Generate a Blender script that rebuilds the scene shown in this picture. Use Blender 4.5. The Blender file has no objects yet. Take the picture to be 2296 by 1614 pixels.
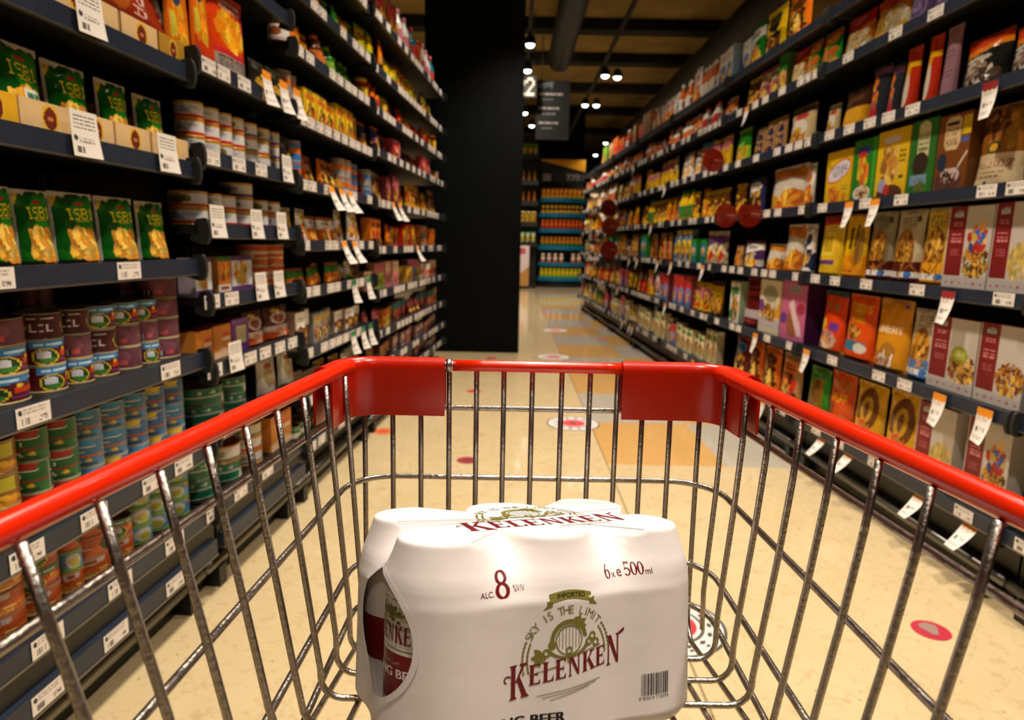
import bpy, math, random, zlib
import numpy as np
from mathutils import Matrix, Vector

S = bpy.context.scene
C = S.collection
PI = math.pi

# ------------------------------------------------------------------ camera
F = 1500.0                                   # focal length in pixels of the 2296 wide frame
PITCH, ROLL = 0.17298, 0.01998
cam_d = bpy.data.cameras.new('camera')
cam_d.sensor_width = 36.0
cam_d.sensor_fit = 'HORIZONTAL'
cam_d.lens = F / 2296 * 36.0
cam_d.clip_start = 0.02
cam_d.clip_end = 100
cam_d.dof.use_dof = True
cam_d.dof.focus_distance = 0.52
cam_d.dof.aperture_fstop = 9.0
cam = bpy.data.objects.new('camera', cam_d)
C.objects.link(cam)
cam.matrix_world = Matrix.Translation((0, 0, 1.0)) @ Matrix.Rotation(PI / 2 - PITCH, 4, 'X') @ Matrix.Rotation(ROLL, 4, 'Z')
S.camera = cam

# ------------------------------------------------------------------ world, exposure
world = bpy.data.worlds.new('world')
S.world = world
world.use_nodes = True
world.node_tree.nodes['Background'].inputs[0].default_value = (1.0, 0.85, 0.66, 1)
world.node_tree.nodes['Background'].inputs[1].default_value = 0.02
S.view_settings.view_transform = 'Standard'
S.view_settings.look = 'None'
S.view_settings.exposure = 0.0
S.view_settings.gamma = 1.0
S.view_settings.use_curve_mapping = False

LAMP_POWER = 50.0
LAMP_COLOR = (1.0, 0.875, 0.73)
# (x, y, relative power): the two tracks of ceiling spotlights over the aisle
LAMPS = [(0.13, -1.6, 0.6), (0.13, 0.3, 1.1), (0.13, 1.9, 1.2), (0.13, 3.6, 1.25), (0.13, 5.3, 1.3), (0.14, 8.4, 1.0), (0.13, 9.6, 1.0),
         (0.14, 12.6, 1.0), (0.3, 13.9, 0.5),
         (1.15, 0.75, 1.1), (1.15, 2.8, 0.75), (1.21, 9.8, 0.45), (1.39, 9.87, 0.2), (1.14, 11.8, 0.6), (1.33, 11.8, 0.3),
         (2.05, 16.0, 0.6), (2.07, 18.1, 0.6)]
LAMP_Z = 3.3

# ------------------------------------------------------------------ materials
def lin(c):
    c = np.asarray(c, float) / 255.0
    return np.where(c <= 0.04045, c / 12.92, ((c + 0.055) / 1.055) ** 2.4)

def mat(name, color, rough=0.5, metal=0.0, bump=0.0, bscale=60.0, spec=0.5, attr=False, coat=0.0, mottle=0.0):
    m = bpy.data.materials.new(name)
    m.use_nodes = True
    nt = m.node_tree
    b = nt.nodes['Principled BSDF']
    if attr:
        a = nt.nodes.new('ShaderNodeAttribute')
        a.attribute_name = 'Col'
        nt.links.new(a.outputs['Color'], b.inputs['Base Color'])
    else:
        rgb = tuple(lin(color))
        b.inputs['Base Color'].default_value = (*rgb, 1)
        if mottle:
            tc = nt.nodes.new('ShaderNodeTexCoord')
            n = nt.nodes.new('ShaderNodeTexNoise')
            n.inputs['Scale'].default_value = bscale
            n.inputs['Detail'].default_value = 5
            nt.links.new(tc.outputs['Object'], n.inputs['Vector'])
            r = nt.nodes.new('ShaderNodeValToRGB')
            r.color_ramp.elements[0].position = 0.3
            r.color_ramp.elements[1].position = 0.7
            r.color_ramp.elements[0].color = (*[x * (1 - mottle) for x in rgb], 1)
            r.color_ramp.elements[1].color = (*[min(1, x * (1 + mottle)) for x in rgb], 1)
            nt.links.new(n.outputs['Fac'], r.inputs[0])
            nt.links.new(r.outputs[0], b.inputs['Base Color'])
    b.inputs['Roughness'].default_value = rough
    b.inputs['Metallic'].default_value = metal
    b.inputs['Specular IOR Level'].default_value = spec
    b.inputs['Coat Weight'].default_value = coat
    if bump:
        tc = nt.nodes.new('ShaderNodeTexCoord')
        n = nt.nodes.new('ShaderNodeTexNoise')
        n.inputs['Scale'].default_value = bscale
        n.inputs['Detail'].default_value = 3
        bp = nt.nodes.new('ShaderNodeBump')
        bp.inputs['Strength'].default_value = bump
        bp.inputs['Distance'].default_value = 0.01
        nt.links.new(tc.outputs['Object'], n.inputs['Vector'])
        nt.links.new(n.outputs['Fac'], bp.inputs['Height'])
        nt.links.new(bp.outputs['Normal'], b.inputs['Normal'])
    return m

M = dict(
    film=mat('printed film', 0, 0.17, attr=True, bump=0.4, bscale=24),
    card=mat('printed card', 0, 0.42, attr=True),
    tin=mat('printed tin', 0, 0.32, attr=True),
    paper=mat('printed paper', 0, 0.6, attr=True),
    black=mat('black shelf steel', (17, 18, 18), 0.45, mottle=0.25, bscale=9),
    rail=mat('slate blue rail', (29, 39, 56), 0.42, mottle=0.22, bscale=14),
    steel=mat('shelf edge steel', (120, 118, 112), 0.3, 0.8),
    chrome=mat('zinc plated wire', (172, 164, 155), 0.33, 1.0, bump=0.12, bscale=300),
    red=mat('red plastic', (226, 38, 1), 0.25, coat=0.2),
    redcap=mat('red moulded plastic', (190, 27, 0), 0.27, spec=0.35, bump=0.05, bscale=40),
    rubber=mat('dark rubber', (22, 22, 22), 0.7),
    pillar=mat('black green pillar paint', (2, 6, 7), 0.6, spec=0.12, mottle=0.12, bscale=3),
    ceil=mat('dark brown ceiling', (150, 124, 66), 0.9, mottle=0.3, bscale=2.2),
    beam=mat('black ceiling beam', (18, 17, 13), 0.85, mottle=0.2, bscale=2),
    wall=mat('dark wall paint', (20, 26, 28), 0.8, mottle=0.15, bscale=1.5),
    duct=mat('grey duct', (38, 36, 28), 0.6, mottle=0.25, bscale=4),
    shrink=mat('white shrink film', (232, 225, 224), 0.46, bump=0.12, bscale=16, spec=0.25),
    maroon=mat('maroon ink', (110, 16, 26), 0.4),
    olive=mat('olive ink', (122, 116, 48), 0.4),
    ink=mat('black ink', (18, 16, 18), 0.4),
    white=mat('white ink', (235, 230, 225), 0.4),
    pale=mat('pale plastic', (215, 205, 196), 0.5),
)
lm = bpy.data.materials.new('lamp glow')
lm.use_nodes = True
lb = lm.node_tree.nodes['Principled BSDF']
lb.inputs['Emission Color'].default_value = (1, 0.93, 0.82, 1)
lb.inputs['Emission Strength'].default_value = 14
M['glow'] = lm

# ------------------------------------------------------------------ mesh helpers
class MB:
    """collects vertices, faces, per-face colours and material slots; build() links ONE mesh object"""
    def __init__(self):
        self.v, self.f, self.c, self.m = [], [], [], []

    def quad(self, pts, col=(128, 128, 128), mi=0):
        n = len(self.v)
        self.v += [tuple(p) for p in pts]
        self.f.append(tuple(range(n, n + len(pts))))
        self.c.append(col)
        self.m.append(mi)

    def box(self, x0, y0, z0, x1, y1, z1, col=(128, 128, 128), mi=0):
        n = len(self.v)
        self.v += [(x, y, z) for z in (z0, z1) for y in (y0, y1) for x in (x0, x1)]
        for q in ((0, 2, 3, 1), (4, 5, 7, 6), (0, 1, 5, 4), (2, 6, 7, 3), (0, 4, 6, 2), (1, 3, 7, 5)):
            self.f.append(tuple(n + i for i in q))
            self.c.append(col)
            self.m.append(mi)

    def grid(self, pts, cols, mi=0, wrap=False, flip=False):
        """pts (ny+1, nx+1, 3) array, cols (ny, nx, 3); wrap joins the last column to the first"""
        pts = np.asarray(pts, float)
        ny, nx = pts.shape[0] - 1, pts.shape[1] - (0 if wrap else 1)
        n, k = len(self.v), pts.shape[1]
        self.v += [tuple(p) for p in pts.reshape(-1, 3)]
        for j in range(ny):
            for i in range(nx):
                i2 = (i + 1) % k
                q = (n + j * k + i, n + j * k + i2, n + (j + 1) * k + i2, n + (j + 1) * k + i)
                self.f.append(q[::-1] if flip else q)
                self.c.append(tuple(cols[j, i]) if isinstance(cols, np.ndarray) else cols)
                self.m.append(mi)

    def lathe(self, prof, seg=24, col=(128, 128, 128), mi=0, img=None, cap=True):
        """prof: [(r, z)]; img (len(prof)-1, seg, 3) colours; front of the image faces -y"""
        a = -PI / 2 + (np.arange(seg) / seg - 0.5) * 2 * PI
        pts = np.array([[(r * math.cos(t), r * math.sin(t), z) for t in a] for r, z in prof])
        self.grid(pts, img if img is not None else col, mi, wrap=True)
        if cap:
            n = len(self.v)
            for (r, z), fl in ((prof[0], True), (prof[-1], False)):
                if r > 1e-5:
                    n = len(self.v)
                    self.v += [(r * math.cos(t), r * math.sin(t), z) for t in a]
                    q = tuple(range(n, n + seg))
                    self.f.append(q[::-1] if fl else q)
                    self.c.append(col)
                    self.m.append(mi)

    def tube(self, pts, r, seg=10, col=(128, 128, 128), mi=0, closed=False, caps=True):
        pts = [Vector(p) for p in pts]
        n = len(pts)
        up = None
        rings = []
        for i, p in enumerate(pts):
            a = pts[(i - 1) % n] if (closed or i > 0) else p
            b = pts[(i + 1) % n] if (closed or i < n - 1) else p
            t = (b - a).normalized()
            if up is None:
                up = t.orthogonal().normalized()
            up = (up - t * up.dot(t)).normalized()
            w = t.cross(up)
            rr = r[i] if isinstance(r, (list, tuple)) else r
            rings.append([p + (up * math.cos(2 * PI * k / seg) + w * math.sin(2 * PI * k / seg)) * rr for k in range(seg)])
        base = len(self.v)
        self.v += [tuple(q) for ring in rings for q in ring]
        for j in range(n if closed else n - 1):
            j2 = (j + 1) % n
            for k in range(seg):
                k2 = (k + 1) % seg
                self.f.append((base + j * seg + k, base + j * seg + k2, base + j2 * seg + k2, base + j2 * seg + k))
                self.c.append(col)
                self.m.append(mi)
        if caps and not closed:
            self.f.append(tuple(base + k for k in range(seg))[::-1])
            self.f.append(tuple(base + (n - 1) * seg + k for k in range(seg)))
            self.c += [col, col]
            self.m += [mi, mi]

    def mesh(self, name, mats, smooth=False):
        me = bpy.data.meshes.new(name)
        me.from_pydata(self.v, [], self.f)
        for k in (mats if isinstance(mats, (list, tuple)) else [mats]):
            me.materials.append(M[k])
        at = me.attributes.new('Col', 'FLOAT_COLOR', 'FACE')
        cols = np.ones((len(self.f), 4), np.float32)
        cols[:, :3] = lin(np.array(self.c, float))
        at.data.foreach_set('color', cols.ravel())
        me.polygons.foreach_set('material_index', np.array(self.m, np.int32))
        if smooth:
            me.polygons.foreach_set('use_smooth', np.ones(len(self.f), bool))
        me.update()
        return me

    def build(self, name, mats, parent=None, smooth=False):
        o = bpy.data.objects.new(name, self.mesh(name, mats, smooth))
        C.objects.link(o)
        if parent is not None:
            o.parent = parent
        return o

def tag(o, label=None, cat=None, group=None, kind=None):
    if label: o['label'] = label
    if cat: o['category'] = cat
    if group: o['group'] = group
    if kind: o['kind'] = kind
    return o

def thing(name, label, cat, loc=(0, 0, 0), rotz=0.0, group=None):
    o = bpy.data.objects.new(name, None)
    o.empty_display_size = 0.05
    C.objects.link(o)
    o.location = loc
    o.rotation_euler = (0, 0, rotz)
    return tag(o, label, cat, group)

def arc_pts(c, r, a0, a1, n, z=None):
    return [(c[0] + r * math.cos(a0 + (a1 - a0) * i / n), c[1] + r * math.sin(a0 + (a1 - a0) * i / n)) for i in range(n + 1)]

# ------------------------------------------------------------------ printed artwork (colour per small face)
_F57 = dict(zip('0123456789ABCDEFGHIJKLMNOPQRSTUVWXYZ', (
    '3E5149453E 00427F4000 4261514946 2141454B31 1814127F10 2745454539 3C4A494930 0171090503 3649494936 064949291E '
    '7E1111117E 7F49494936 3E41414122 7F4141221C 7F49494941 7F09090901 3E4149497A 7F0808087F 00417F4100 2040413F01 7F08142241 7F40404040 '
    '7F020C027F 7F0408107F 3E4141413E 7F09090906 3E4151215E 7F09192946 4649494931 01017F0101 3F4040403F 1F2040201F 3F4038403F 6314081463 '
    '0708700807 6151494543').split()))
_F57['9'] = '064949291E'

def glyph(ch):
    h = _F57.get(ch)
    g = np.zeros((7, 5), bool)
    if h:
        for x in range(5):
            b = int(h[2 * x:2 * x + 2], 16)
            for y in range(7):
                g[6 - y, x] = bool(b >> y & 1)
    return g

class Art:
    def __init__(s, nx, ny, col):
        s.nx, s.ny = nx, ny
        s.a = np.zeros((ny, nx, 3)) + np.array(col, float)
        s.U, s.V = np.meshgrid((np.arange(nx) + .5) / nx, (np.arange(ny) + .5) / ny)

    def _p(s, m, col):
        s.a[m] = col
        return s

    def r(s, x0, y0, x1, y1, col):
        return s._p((s.U >= x0) & (s.U < x1) & (s.V >= y0) & (s.V < y1), col)

    def e(s, cx, cy, rx, ry, col, rot=0.0):
        u, v = s.U - cx, s.V - cy
        c, w = math.cos(rot), math.sin(rot)
        return s._p(((c * u + w * v) / rx) ** 2 + ((-w * u + c * v) / ry) ** 2 < 1, col)

    def ring(s, cx, cy, rx, ry, t, col):
        q = ((s.U - cx) / rx) ** 2 + ((s.V - cy) / ry) ** 2
        return s._p((q < 1) & (q > (1 - t) ** 2), col)

    def poly(s, pts, col):
        m = np.zeros(s.U.shape, bool)
        n = len(pts)
        for i in range(n):
            (x0, y0), (x1, y1) = pts[i], pts[(i + 1) % n]
            if y0 == y1:
                continue
            m ^= ((s.V >= min(y0, y1)) & (s.V < max(y0, y1)) & (s.U < x0 + (s.V - y0) * (x1 - x0) / (y1 - y0)))
        return s._p(m, col)

    def heap(s, cx, cy, rx, ry, cols, seed=1, n=60, size=0.16):
        """a pile of overlapping pieces of food inside an ellipse"""
        R = random.Random(seed)
        for _ in range(n):
            t, q = R.uniform(0, 2 * PI), math.sqrt(R.random())
            x, y = cx + rx * q * math.cos(t), cy + ry * q * math.sin(t)
            c = np.array(R.choice(cols), float) * R.uniform(0.78, 1.15)
            k = size * R.uniform(.5, 1.2)
            s.e(x, y, rx * k * 1.4, ry * k * R.uniform(.7, 1.5), np.clip(c, 0, 255), R.uniform(0, PI))
        return s

    def txt(s, t, cx, cy, w, h, col):
        """block capitals centred on cx, cy"""
        n = len(t) * 6 - 1
        x, y = (s.U - cx) / w + .5, (s.V - cy) / h + .5
        inside = (x >= 0) & (x < 1) & (y >= 0) & (y < 1)
        gi = np.clip((x * n).astype(int), 0, n - 1)
        gj = np.clip((y * 7).astype(int), 0, 6)
        big = np.zeros((7, n), bool)
        for i, ch in enumerate(t):
            big[:, i * 6:i * 6 + 5] = glyph(ch)
        return s._p(inside & big[gj, gi], col)

    def lines(s, x0, y0, x1, y1, n, col, seed=3):
        """n rows of small print"""
        R = random.Random(seed)
        for i in range(n):
            y = y0 + (y1 - y0) * (i + .5) / n
            a = x0
            while a < x1:
                b = min(x1, a + R.uniform(.04, .16))
                s.r(a, y - (y1 - y0) / n * .26, b, y + (y1 - y0) / n * .26, col)
                a = b + .025
        return s

    def bars(s, x0, y0, x1, y1, col=(30, 30, 30), bg=(235, 232, 225), seed=5):
        s.r(x0, y0, x1, y1, bg)
        R = random.Random(seed)
        x = x0 + .01
        while x < x1 - .01:
            w = R.choice((.008, .012, .02))
            s.r(x, y0 + .01, x + w, y1 - .01, col)
            x += w + R.choice((.008, .014))
        return s

    def noise(s, amt, seed=9):
        g = np.random.default_rng(seed).random((s.ny, s.nx, 1)) - .5
        s.a = np.clip(s.a * (1 + amt * g), 0, 255)
        return s

YEL, ORG, RED, WHT, CRM, BLK = (236, 190, 22), (226, 112, 20), (198, 32, 20), (236, 230, 218), (226, 206, 160), (24, 22, 22)
GRN, BLU, NVY, BRN, PUR, PNK = (28, 124, 34), (50, 120, 180), (28, 46, 92), (92, 48, 22), (98, 52, 120), (206, 110, 128)
MAR, TEA, TAN, GRY, LIM, MAU = (120, 26, 30), (24, 120, 130), (188, 140, 86), (150, 146, 140), (140, 190, 40), (126, 84, 96)
PASTA = [(236, 178, 60), (222, 150, 40), (244, 200, 96), (214, 128, 40)]
GRAN = [(170, 106, 30), (206, 146, 44), (120, 66, 24), (226, 176, 70)]
FRUIT = [(206, 60, 30), (226, 150, 40), (170, 40, 30), (236, 190, 70)]
NAMES = {YEL: 'yellow', ORG: 'orange', RED: 'red', WHT: 'white', CRM: 'cream', BLK: 'black', GRN: 'green', BLU: 'blue', NVY: 'navy', BRN: 'brown',
         PUR: 'purple', PNK: 'pink', MAR: 'maroon', TEA: 'teal', TAN: 'tan', GRY: 'grey', LIM: 'lime', MAU: 'mauve'}

# ------------------------------------------------------------------ product prototypes
class Proto:
    def __init__(s, name, cat, look, w, d, h, mesh, kids=()):
        s.name, s.cat, s.look, s.w, s.d, s.h, s.mesh, s.kids = name, cat, look, w, d, h, mesh, kids

def shade(c, k):
    return tuple(float(np.clip(x * k, 0, 255)) for x in c)

def make_box(name, cat, look, w, d, h, art, side=None, top=None, surf='card'):
    side = side or tuple(art.a[:, :2].mean((0, 1)))
    top = top or tuple(art.a[-2:].mean((0, 1)))
    b = MB()
    X, Z = np.meshgrid(np.linspace(-w / 2, w / 2, art.nx + 1), np.linspace(0, h, art.ny + 1))
    b.grid(np.stack([X, np.full_like(X, -d / 2), Z], -1), art.a)
    x, y = w / 2, d / 2
    b.quad([(x, -y, 0), (x, y, 0), (x, y, h), (x, -y, h)], side)
    b.quad([(-x, y, 0), (-x, -y, 0), (-x, -y, h), (-x, y, h)], side)
    b.quad([(x, y, 0), (-x, y, 0), (-x, y, h), (x, y, h)], side)
    b.quad([(-x, -y, h), (x, -y, h), (x, y, h), (-x, y, h)], top)
    b.quad([(-x, y, 0), (x, y, 0), (x, -y, 0), (-x, -y, 0)], side)
    flap = MB()                                      # the overlapping tuck flap on top
    flap.box(-x * .98, -y * .98, h, x * .98, y * .1, h + .0012, shade(top, 1.06))
    return Proto(name, cat, look, w, d, h, b.mesh(name, surf), [('lid_flap', flap.mesh('lid_flap', surf))])

def make_pouch(name, cat, look, w, d, h, art, stand=True, seal=(225, 220, 210), back=None, seed=1, crimp=.07):
    rng = np.random.default_rng(seed)
    back = back or tuple(art.a.mean((0, 1)))
    u, v = np.meshgrid(np.linspace(0, 1, art.nx + 1), np.linspace(0, 1, art.ny + 1))
    e = np.clip(1 - np.abs(2 * u - 1) ** 2.6, 0, 1) ** .6
    if stand:
        t = np.clip((1 - v) / .97, 0, 1) ** .62 * np.clip(v / .04, .55, 1)
    else:
        t = np.clip(1 - np.abs(2 * v - 1) ** 3.0, 0, 1) ** .7
    ph = rng.uniform(0, 6, 6)
    wr = (np.sin(7 * u + 9 * v + ph[0]) * .5 + np.sin(15 * u - 8 * v + ph[1]) * .35 + np.sin(24 * v + 4 * u + ph[2]) * .25)
    wr = wr * .075 * (0.4 + np.abs(2 * v - 1))
    depth = d / 2 * np.clip(e * t + wr * e ** .5, 0.015, 1.2)
    shr = 1 - .05 * np.clip(1 - np.abs(2 * v - 1) ** 4, 0, 1) + .012 * np.sin(9 * v + ph[3])
    X = (u - .5) * w * shr
    Z = v * h * (1 + .012 * np.sin(5 * u + ph[4]))
    b = MB()
    b.grid(np.stack([X, -depth, Z], -1), art.a)
    st = 4
    Xb, Zb, Db = X[::st, ::st], Z[::st, ::st], depth[::st, ::st]
    if (art.nx % st) or (art.ny % st):
        raise ValueError('pouch artwork must divide by 4')
    b.grid(np.stack([Xb, Db, Zb], -1), back, flip=True)
    s = MB()                                         # the crimped top seal
    n = 16
    xs = np.linspace(-w * .485, w * .485, n + 1)
    for sg in (-1, 1):
        P = [[(x, sg * (.0016 + .0012 * math.sin(i * 1.9 + ph[5])), h * (1 - crimp) + k * h * (crimp + .02)) for i, x in enumerate(xs)] for k in (0, 1)]
        s.grid(np.array(P), seal, flip=sg > 0)
    return Proto(name, cat, look, w, d, h, b.mesh(name, 'film', True), [('seal', s.mesh('seal', 'film'))])

def make_can(name, cat, look, r, h, art, rim=(172, 160, 130), lid=(150, 140, 116), plastic=None):
    """art wraps all the way round, its middle to the front"""
    b = MB()
    n = art.ny
    prof = [(r, h * .03 + h * .94 * i / n) for i in range(n + 1)]
    prof = [(r * .93, 0), (r * 1.012, 0.0008), (r * 1.015, h * .022)] + prof
    img = np.concatenate([np.zeros((3, art.nx, 3)) + np.array(rim, float), art.a])
    b.lathe(prof, art.nx, rim, 0, img, cap=False)
    t = MB()
    if plastic:
        t.lathe([(r * 1.03, h * .93), (r * 1.03, h * .99), (r * .97, h), (0.0001, h)], 24, plastic, cap=False)
        kids = [('lid', t.mesh('lid', 'card', True))]
    else:
        n = 24
        pr = [(r, h * .965), (r * 1.02, h * .975), (r * 1.012, h), (r * .9, h * .998), (r * .88, h * .975), (r * .3, h * .98), (0.0001, h * .98)]
        im = np.zeros((6, n, 3)) + np.array(lid, float)
        im[:3] = rim
        t.lathe(pr, n, lid, 0, im, cap=False)
        kids = [('lid', t.mesh('lid', 'tin', True))]
    return Proto(name, cat, look, 2 * r, 2 * r, h, b.mesh(name, 'tin', True), kids)

def make_bottle(name, cat, look, r, h, body, art, lid, neck=.45, jar=False):
    b = MB()
    if jar:
        pr = [(r * .9, 0), (r, h * .04), (r, h * .72), (r * .93, h * .80), (r * .80, h * .85), (r * .80, h * .87)]
    else:
        pr = [(r * .9, 0), (r, h * .03), (r, h * .55), (r * .92, h * .64), (r * neck, h * .80), (r * neck * .9, h * .9)]
    b.lathe(pr, 24, body)
    t = MB()
    if jar:
        t.lathe([(r * .88, h * .86), (r * .9, h * .87), (r * .9, h * .98), (r * .84, h)], 24, lid)
    else:
        t.lathe([(r * neck * 1.1, h * .88), (r * neck * 1.1, h * .98), (r * neck * .9, h)], 24, lid)
    l = MB()
    z0, z1 = h * .1, h * (.66 if jar else .5)
    l.lathe([(r * 1.008, z0 + (z1 - z0) * i / art.ny) for i in range(art.ny + 1)], art.nx, WHT, 0, art.a, cap=False)
    return Proto(name, cat, look, 2 * r, 2 * r, h, b.mesh(name, 'film', True),
                 [('lid', t.mesh('lid', 'card', True)), ('label_band', l.mesh('label_band', 'paper', True))])

# ------------------------------------------------------------------ near products
LIB = {}

def art_isb(seed):
    a = Art(72, 80, (18, 86, 16))
    a.e(.2, .5, .35, .3, (14, 76, 18)).e(.75, .72, .4, .25, (30, 120, 28)).r(0, 0, 1, .07, (14, 30, 16))
    a.poly([(0, .98), (.2, .98), (0, .78)], (206, 168, 40)).r(.0, 0, .03, 1, (178, 170, 160))
    a.e(.58, .86, .12, .025, (180, 40, 30))
    a.heap(.55, .30, .36, .22, PASTA, seed, 90, .2)
    a.txt('ISB1', .58, .72, .64, .16, (238, 214, 30)).r(.46, .615, .76, .63, (206, 190, 40)).noise(.12, seed)
    return a

LIB['isb'] = make_pouch('pasta_bag', 'bag', 'green pasta bag with yellow lettering', .115, .06, .19, art_isb(3), seed=2, seal=(186, 180, 168))
a = art_isb(8)
a.r(.5, .34, .86, .52, WHT).bars(.55, .36, .82, .49, bg=(120, 190, 150))
LIB['isbs'] = make_pouch('pasta_bag', 'bag', 'green pasta bag with barcode sticker', .115, .06, .19, a, seed=5, seal=(186, 180, 168))

def art_dog(base, band, blob, seed, back=False):
    a = Art(64, 20, base)
    for o in (0, .5):
        if back:
            a.e(o + .25, .55, .2, .42, shade(base, 1.25)).bars(o + .12, .16, o + .34, .40, bg=(190, 186, 200), seed=seed).r(o + .36, .2, o + .42, .4, (200, 80, 80))
        else:
            a.poly([(o + .02, .98), (o + .36, .98), (o + .33, .74), (o + .02, .70)], band).lines(o + .05, .78, o + .3, .92, 1, (190, 225, 240), seed)
            a.e(o + .12, .36, .095, .34, (222, 190, 50)).e(o + .12, .36, .08, .29, (30, 66, 40)).e(o + .11, .42, .05, .2, (214, 214, 220)).e(o + .13, .22, .06, .1, (70, 130, 50))
            a.r(o + .24, .34, o + .40, .56, blob).e(o + .27, .62, .022, .07, (240, 190, 40)).r(o + .22, .14, o + .42, .24, (120, 50, 100)).lines(o + .24, .16, o + .4, .23, 1, (220, 190, 190), seed)
            a.lines(o + .34, .80, o + .47, .9, 1, (210, 180, 160), seed + 1)
    a.r(.0, 0, 1, .04, (170, 150, 100))
    return a.noise(.1, seed)

LIB['dogA'] = make_can('pet_food_tin', 'tin', 'maroon tin with blue banner', .041, .068, art_dog((84, 26, 28), (58, 130, 190), (206, 62, 24), 1))
LIB['dogB'] = make_can('pet_food_tin', 'tin', 'maroon tin showing mauve back', .041, .068, art_dog((104, 60, 72), BLU, ORG, 2, True))
a = Art(64, 20, (72, 30, 34))
for o in (0, .5):
    a.e(o + .14, .48, .12, .42, (190, 150, 50)).e(o + .13, .5, .1, .36, (22, 50, 30)).txt('LIL', o + .36, .45, .16, .3, (220, 200, 205)).lines(o + .26, .8, o + .46, .88, 1, (210, 190, 180))
LIB['dogC'] = make_can('pet_food_tin', 'tin', 'maroon tin with green oval', .041, .068, a.noise(.1, 4))

def art_tall(base, panel, txt, band, seed):
    a = Art(64, 28, base)
    for o in (0, .5):
        a.poly([(o + .2, .99), (o + .46, .99), (o + .42, .78), (o + .26, .78)], panel).poly([(o + .19, .8), (o + .25, .76), (o + .43, .76), (o + .47, .8), (o + .43, .72), (o + .25, .72)], WHT)
        a.txt(txt, o + .2, .58, .3, .16, (232, 226, 214)).r(o + .0, .34, o + .5, .44, band).r(o + .04, .02, o + .055, .97, (170, 165, 158))
        a.e(o + .22, .18, .09, .15, (204, 204, 200)).e(o + .24, .12, .07, .09, (60, 120, 60)).e(o + .38, .24, .03, .07, (236, 190, 40)).r(o + .3, .05, o + .46, .13, shade(base, .6))
    return a.noise(.12, seed)

LIB['grn'] = make_can('pet_food_can', 'can', 'tall green can with red panel', .0375, .105, art_tall((20, 104, 48), (176, 40, 28), 'PET', (150, 44, 30), 1))
LIB['blu'] = make_can('pet_food_can', 'can', 'tall blue can with orange band', .0375, .105, art_tall((70, 122, 156), (60, 140, 190), 'ALTA', (206, 100, 40), 2))
LIB['blu2'] = make_can('pet_food_can', 'can', 'tall blue can with yellow badge', .0375, .105, art_tall((58, 104, 150), (226, 190, 50), 'CAT', (196, 80, 36), 3))
a = Art(64, 28, (166, 112, 30))
for o in (0, .5):
    a.r(o + .02, .55, o + .28, .92, (206, 196, 176)).lines(o + .05, .6, o + .25, .85, 3, (150, 140, 120)).r(o + .33, .5, o + .46, .94, (214, 206, 40)).heap(o + .25, .2, .22, .2, [(240, 180, 30), (230, 150, 20)], 4, 20, .3)
LIB['peach'] = make_can('fruit_can', 'can', 'amber fruit can with yellow label', .0425, .1, a.noise(.1, 2))
a = Art(64, 20, (206, 86, 22))
for o in (0, .5):
    a.heap(o + .25, .28, .22, .26, [(236, 160, 50), (216, 110, 30), (244, 196, 110)], 6, 34, .24).r(o + .1, .66, o + .2, .92, (150, 170, 50)).poly([(o + .24, .95), (o + .46, .95), (o + .44, .7), (o + .26, .6)], (210, 196, 190)).e(o + .35, .8, .05, .1, (150, 80, 30))
LIB['orgA'] = make_can('stew_tin', 'tin', 'orange stew tin with food picture', .039, .06, a.noise(.1, 2))
LIB['orgB'] = make_can('stew_tin', 'tin', 'orange tin with white dog oval', .039, .06, art_dog((204, 84, 20), (40, 120, 60), (220, 120, 30), 6))
a = Art(64, 20, (206, 92, 26))
for o in (0, .5):
    a.txt('DUEL', o + .28, .55, .3, .3, WHT).e(o + .06, .5, .07, .4, (20, 50, 30)).r(o, .82, o + .5, .92, (190, 60, 20))
LIB['orgC'] = make_can('stew_tin', 'tin', 'orange stew tin with white lettering', .039, .06, a.noise(.1, 7))
a = Art(64, 20, (96, 156, 206))
for o in (0, .5):
    a.e(o + .2, .5, .1, .36, (222, 220, 210)).e(o + .22, .4, .06, .22, (200, 190, 60)).poly([(o + .3, .9), (o + .46, .8), (o + .42, .55)], (230, 130, 50)).r(o, 0, o + .5, .16, (110, 170, 50)).r(o, .88, o + .5, 1, (120, 176, 60))
LIB['fish'] = make_can('cat_food_tin', 'tin', 'light blue tin with green bands', .0345, .055, a.noise(.1, 3))

GOLD = (206, 150, 46)
def art_tuna(band, seed, pic=None):
    a = Art(48, 16, (222, 218, 214))
    for o in (0, .5):
        a.r(o, .02, o + .5, .24, band)
        if pic:
            a.e(o + .26, .55, .12, .3, pic).e(o + .26, .5, .07, .2, shade(pic, .6))
        else:
            a.poly([(o + .18, .3), (o + .34, .3), (o + .24, .9)], (150, 146, 160)).lines(o + .05, .5, o + .46, .8, 2, (150, 150, 170), seed)
        a.r(o, .87, o + .5, 1, GOLD).r(o, 0, o + .5, .07, GOLD)
    return a.noise(.08, seed)

GOLD = (206, 150, 46)
LIB['tunR'] = make_can('fish_tin', 'tin', 'small white tin with red band', .033, .05, art_tuna((204, 44, 22), 1), rim=GOLD, lid=GOLD)
LIB['tunP'] = make_can('fish_tin', 'tin', 'small white tin with pickle picture', .033, .05, art_tuna((196, 70, 30), 2, (130, 116, 30)), rim=GOLD, lid=GOLD)
LIB['tunV'] = make_can('fish_tin', 'tin', 'small white tin with violet band', .033, .05, art_tuna((82, 66, 140), 3, (150, 140, 160)), rim=GOLD, lid=GOLD)
LIB['tunO'] = make_can('fish_tin', 'tin', 'small white tin with orange lid', .033, .05, art_tuna((120, 110, 90), 4, (160, 150, 90)), rim=GOLD, plastic=(220, 110, 24))

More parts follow.
